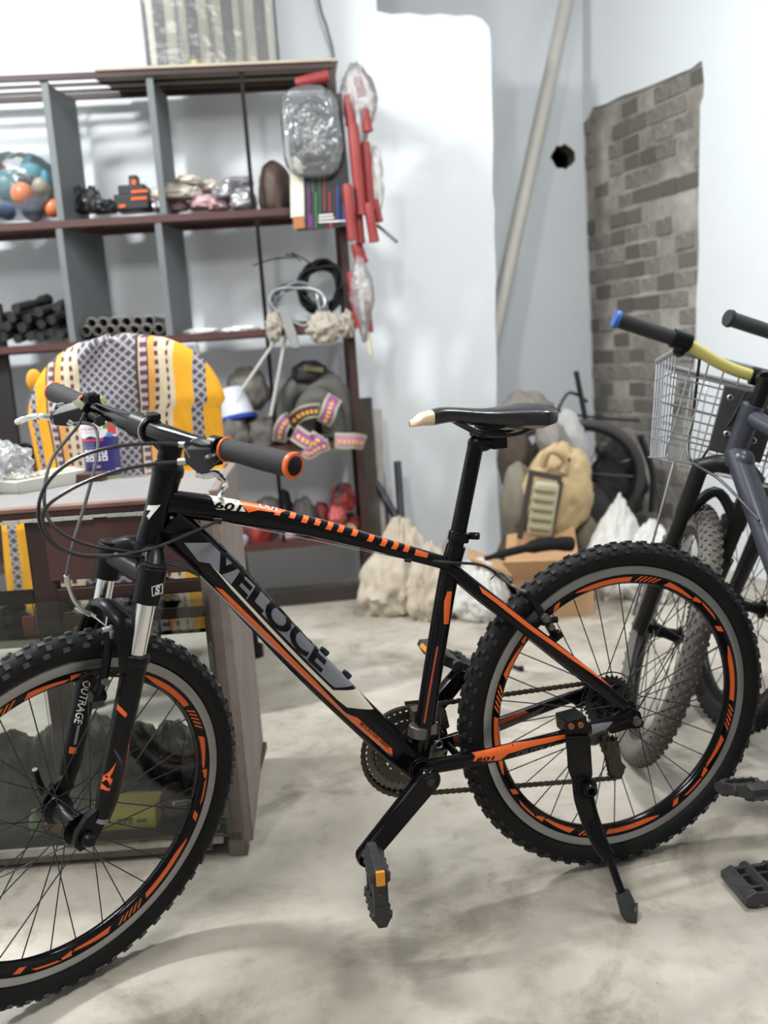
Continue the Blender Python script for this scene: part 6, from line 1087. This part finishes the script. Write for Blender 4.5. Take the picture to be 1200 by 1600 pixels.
# ------------------------------------------------------------------ the two bicycles parked on the right
def parked(xf, yf, th, lean, st, lb, frame_m, fork_m, bar_m, tyre_m, grip_m, end_m, crank_a, basket=False, rim_m=None, stripe=None):
    psi = pi/2+th; R = RW; F = V((cos(psi), sin(psi), 0)); Lh = V((-sin(psi), cos(psi), 0)); U0 = V((0, 0, 1)); U = cos(lean)*U0+sin(lean)*Lh; Lt = cos(lean)*Lh-sin(lean)*U0
    Mx = frm(V((xf, yf, 0))-F*1.04, F, Lt, U); t = thing('parked_bicycle', lb, 'bicycle', mat=Mx); S_ = steer_m(1.04, R, st)
    tm = tomesh('tyre', tyre_mesh(.306, .0255, 80, 14), tyre_m); kn = tomesh('tread_knobs', tread_mesh(.306, .0255, 70, .0035, rows=((0, .010, .008, 0), (22, .008, .006, .5), (-22, .008, .006, .5), (44, .008, .006, 0), (-44, .008, .006, 0), (64, .009, .006, .5), (-64, .009, .006, .5))), tyre_m, 20); rm = tomesh('wheel', rim_mesh(), [rim_m or DSTEEL, SATIN])
    for M_ in (S_ @ Matrix.Translation((1.04, 0, R)), Matrix.Translation((0, 0, R))):
        w_ = inst('wheel', rm, t, M_); inst('tyre', tm, w_, Matrix()); tag(inst('tread_knobs', kn, w_, Matrix()), kind='stuff'); inst('hub', hubR, w_, Matrix())
        for a, b in spoke_mats(28): inst('spoke', SPK, w_, seg_mat(a, b, .0013))
    HTt, HTb, BB, SC = V((.81, 0, .90)), V((.853, 0, .765)), V((.43, 0, .295)), V((.315, 0, .71))
    def tb(name, pts, r, m_, n=16): mb = MB(); mb.tube(sm(pts, 5), r, n); return obj(name, mb, m_, t, local=True)
    tb('head_tube', [HTt, HTb], .024, frame_m); dtb = tb('down_tube', [HTb+V((-.012, 0, .028)), HTb.lerp(BB, .5), BB], .027, frame_m); tb('top_tube', [HTt+V((-.01, 0, -.03)), SC], .019, frame_m); tb('seat_tube', [SC+V((-.01, 0, .05)), BB], .017, frame_m)
    for s in (1, -1): tb('seat_stay', [SC+V((0, s*.015, -.02)), V((.2, s*.055, .57)), V((0, s*.066, R))], .009, frame_m); tb('chain_stay', [BB+V((-.02, s*.03, 0)), V((.25, s*.055, .31)), V((0, s*.066, R))], .010, frame_m)
    mb = MB(); mb.ball(HTb+V((-.028, 0, .012)), (.07, .05, .06), 8); mb.cyl(BB+V((0, -.036, 0)), BB+V((0, .036, 0)), .023, 18); mb.cyl((0, -.08, R), (0, .08, R), .006, 8); obj('bottom_bracket', mb, frame_m, t, local=True, kind='stuff')
    mb = MB(); mb.tube([SC, SC+V((-.06, 0, .18))], .0145, 14); obj('seat_post', mb, SATIN, t, local=True); mb = MB(); mb.ball(SC+V((-.05, 0, .20)), (.27, .14, .06), 12, f=lambda p: V((p.x, p.y*(1 if p.x < 0 else 1-.75*p.x), p.z))); obj('saddle', mb, MATTE, t, local=True)
    def so(name, mb, m_, par=None, **k): mb.xf(lambda p: S_ @ p); return obj(name, mb, m_, par or t, local=True, **k)
    T1, T0 = V((.885, .062, .745)), V((1.035, .062, R))
    for s in (1, -1):
        a = V((T1.x, s*.062, T1.z)); b = V((T0.x, s*.062, T0.z)); mb = MB(); mb.tube([a+V((-.002, 0, .012)), a.lerp(b, .28), a.lerp(b, .281), a.lerp(b, .46), a.lerp(b, .461), a.lerp(b, .5), b], [.019, .019, .0165, .0165, .0235, .022, .017], 18); mb.prism([(-.02, -.02), (.02, -.018), (.014, .03), (-.03, .05)], b, (1, 0, 0), (0, 0, 1), (0, 1, 0), .012); so('fork_leg', mb, fork_m)
    mb = MB(); mb.tube(sm([T1, V((.858, .03, .762)), V((.852, 0, .765)), V((.858, -.03, .762)), V((T1.x, -.062, T1.z))], 5), .020, 14); mb.tube(sm([T1.lerp(T0, .46), T1.lerp(T0, .36)+V((.03, -.01, .02)), V((.96, 0, .70)), V((.95, -.052, .655)), V((.945, -.062, .60))], 5), .013, 10); so('fork_crown', mb, fork_m)
    mb = MB(); mb.cyl((1.04, -.075, R), (1.04, .075, R), .009, 10); mb.cyl((1.04, .066, R), (1.04, .08, R), .014, 8); mb.cyl((1.04, -.066, R), (1.04, -.08, R), .014, 8); so('axle', mb, RUST)
    mb = MB(); mb.tube([HTt, HTt+V((-.018, 0, .06))], .017, 14); mb.tube([HTt+V((-.016, 0, .055)), V((.845, 0, .965))], .018, 14); mb.cyl((.845, -.022, .965), (.845, .022, .965), .020, 16); so('stem', mb, SATIN)
    HB = [V((.80, -.33, 1.005)), V((.825, -.2, 1.0)), V((.842, -.10, .975)), V((.846, -.04, .966)), V((.846, .04, .966)), V((.842, .10, .975)), V((.825, .2, 1.0)), V((.80, .33, 1.005))]; hb_ = so('handlebar', MB().tube(sm(HB, 6), .0135, 16), bar_m)
    for s in (1, -1):
        a, b = V((.825, .205*s, 1.0)), V((.798, .34*s, 1.006)); d = (b-a).normalized(); Lg = (b-a).length; so('grip', MB().lathe([(.013, 0), (.0165, 0), (.0172, Lg*.5), (.0172, Lg-.004), (.02, Lg), (.018, Lg+.004), (0, Lg+.004)], a, d, 20), grip_m, hb_); so('grip_end', MB().lathe([(.0205, -.004), (.021, 0), (.019, .006), (0, .007)], b, d, 20), end_m, hb_)
        if basket: mb = MB(); mb.cyl(a-d*.035, a+d*.006, .021, 18); mb.ball(a-d*.02+V((.012, 0, -.02)), (.05, .03, .03), 8); so('lever_clamp', mb, SATIN, hb_)
    cr = V((cos(crank_a), 0, sin(crank_a)))
    for s in (1, -1):
        e = BB+cr*.17*s; mb = arm('crank_arm', BB, V((e.x, 0, e.z)), .055*s if s > 0 else -.07, .068*s if s > 0 else -.057, SATIN, .018, .014); ca_ = obj('crank_arm', mb, SATIN, t, local=True)
        b_, r_ = pedal_geo(e+V((0, s*.125, 0)), V((.96, 0, -.28)), V((0, s, 0)), T=.032); pd_ = obj('pedal', b_, PEDM, t, .0015, local=True)
    mb = MB(); gear(mb, BB, .075, 40, -.046, .003, .05, .004); obj('chainring', mb, RUST, t, local=True)
    if stripe:
        mb = MB(); a, b = HTb+V((-.03, .028, .02)), BB+V((.04, .028, .05)); mb.bar(a, b, .006, .002, (0, 1, 0)); obj('frame_stripe', mb, stripe, dtb, local=True)
    mb = MB(); mb.tube(sm([S_ @ V((.845, .14, .985)), S_ @ V((.90, .12, .93)), S_ @ V((.93, .10, .85)), S_ @ V((.90, .09, .76)), V((.82, .05, .73)), V((.7, .04, .66))], 6), .0035, 8); mb.tube(sm([S_ @ V((.88, .07, .745)), S_ @ V((.90, .05, .80)), S_ @ V((.87, .03, .86)), S_ @ V((.85, .02, .93))], 6), .003, 8); obj('cable', mb, CAB, t, local=True, kind='stuff')
    if basket:
        bk_ = bpy.data.objects.new('wire_basket', None); link(bk_, t); x0, x1, yw, z0, z1 = .885, 1.19, .185, .745, .985; WG = mat('dusty_wire', srgb(150, 152, 154), .4, .6)
        def pt_(f, h): 
            P = [(x0, -yw), (x1-.05, -yw), (x1, -yw+.06), (x1, yw-.06), (x1-.05, yw), (x0, yw)]; k = h*.8+.2 if False else 1
            n = len(P)-1; i = min(int(f*n), n-1); g_ = f*n-i; a = P[i]; b = P[i+1]; sc_ = .78+.22*h; return V((x0+((a[0]+(b[0]-a[0])*g_)-x0)*sc_, (a[1]+(b[1]-a[1])*g_)*sc_, z0+(z1-z0)*h))
        so('rim_wire', MB().tube([pt_(k/40, 1) for k in range(41)], .0075, 10), WG, bk_, label='thick rim wire of the basket')
        so('rim_wire', MB().tube([pt_(0, 1), pt_(1, 1)], .0085, 10), WG, bk_)
        for h in (0, .2, .4, .6, .8): so('wire', MB().tube([pt_(k/40, h) for k in range(41)]+[pt_(0, h)], .0021, 6), WG, bk_)
        for k in range(31): f = k/30; so('wire', MB().tube([pt_(f, 1), pt_(f, .5), pt_(f, .04), pt_(f, 0)], .0021, 6), WG, bk_)
        for k in range(9): y = -yw*.78+2*yw*.78*k/8; so('wire', MB().tube([(x0, y, z1), (x0, y, z0), (x0+(x1-x0)*.78, y, z0)], .0021, 6), WG, bk_)
        for h in (.25, .5, .75): so('wire', MB().tube([(x0, -yw, z0+(z1-z0)*h), (x0, yw, z0+(z1-z0)*h)], .0021, 6), WG, bk_)
        mb = MB(); mb.prism([(-.06, -.075), (.06, -.075), (.065, .075), (-.065, .075), ], (x0-.008, 0, .86), (0, 1, 0), (0, 0, 1), (1, 0, 0), .006); so('mount_plate', mb, mat('dusty_black_plate', (.05, .05, .048, 1), .5, var=.4), bk_, bev=.003)
        for y, z in ((-.045, .91), (.045, .91), (.03, .83), (-.03, .83), (0, .80), (0, .90)): so('plate_hole_ring', MB().lathe([(.005, -.0015), (.0075, 0), (.005, .0015)], (x0-.013, y, z), (1, 0, 0), 10, closed=True), STEEL, bk_)
        for s in (1, -1): so('stay', MB().tube([V((x0+.12, s*.10, z0)), V((1.05, s*.085, R+.02))], .0035, 6), STEEL, bk_)
    return t
GT = mat('dusty_grey_tyre_rubber', srgb(104, 100, 94), .85, var=.25, vs=16, bump=.2, bs=150); GOLD = mat('faded_gold_paint', srgb(206, 196, 118), .35, .2, var=.12, vs=10)
parked(.6003, 2.2069, .3248, -.1689, -.4907, 'dark bicycle with gold handlebar, wire basket and dusty grey tyre', mat('blue_grey_paint', srgb(58, 60, 70), .3, spec=.4), mat('dusty_black_fork', (.010, .010, .010, 1), .4, spec=.3), GOLD, GT, mat('black_grip', (.02, .02, .021, 1), .6), mat('blue_grip_end', srgb(48, 92, 160), .4), radians(-55), True, mat('dusty_rim', srgb(110, 108, 106), .5, .4))
parked(.875, 2.37, .30, -.20, -.25, 'black bicycle with green and black grip behind the basket bicycle', BLACK, mat('glossy_black_fork', (.012, .012, .013, 1), .25), mat('green_paint', srgb(118, 190, 70), .4), RUB, mat('charcoal_grip', (.03, .034, .034, 1), .6), mat('black_end', (.015, .015, .015, 1), .5), radians(-60), False, None, mat('lime_stripe', srgb(170, 190, 40), .4))
# loose pedal on the floor at the right
lp = thing('loose_pedal', 'worn black pedal lying on the concrete at the right edge', 'pedal', fl(1186, 1400)); c = fl(1188, 1394)+Z*.018; b_, r_ = pedal_geo(c, V((1, .12, 0)), V((.12, -1, -.0)), L=.11, W=.10, T=.034); obj('pedal_body', b_, mat('worn_grey_black_plastic', srgb(62, 64, 70), .4, c2=(.02, .02, .018, 1), vs=30), lp, .002)
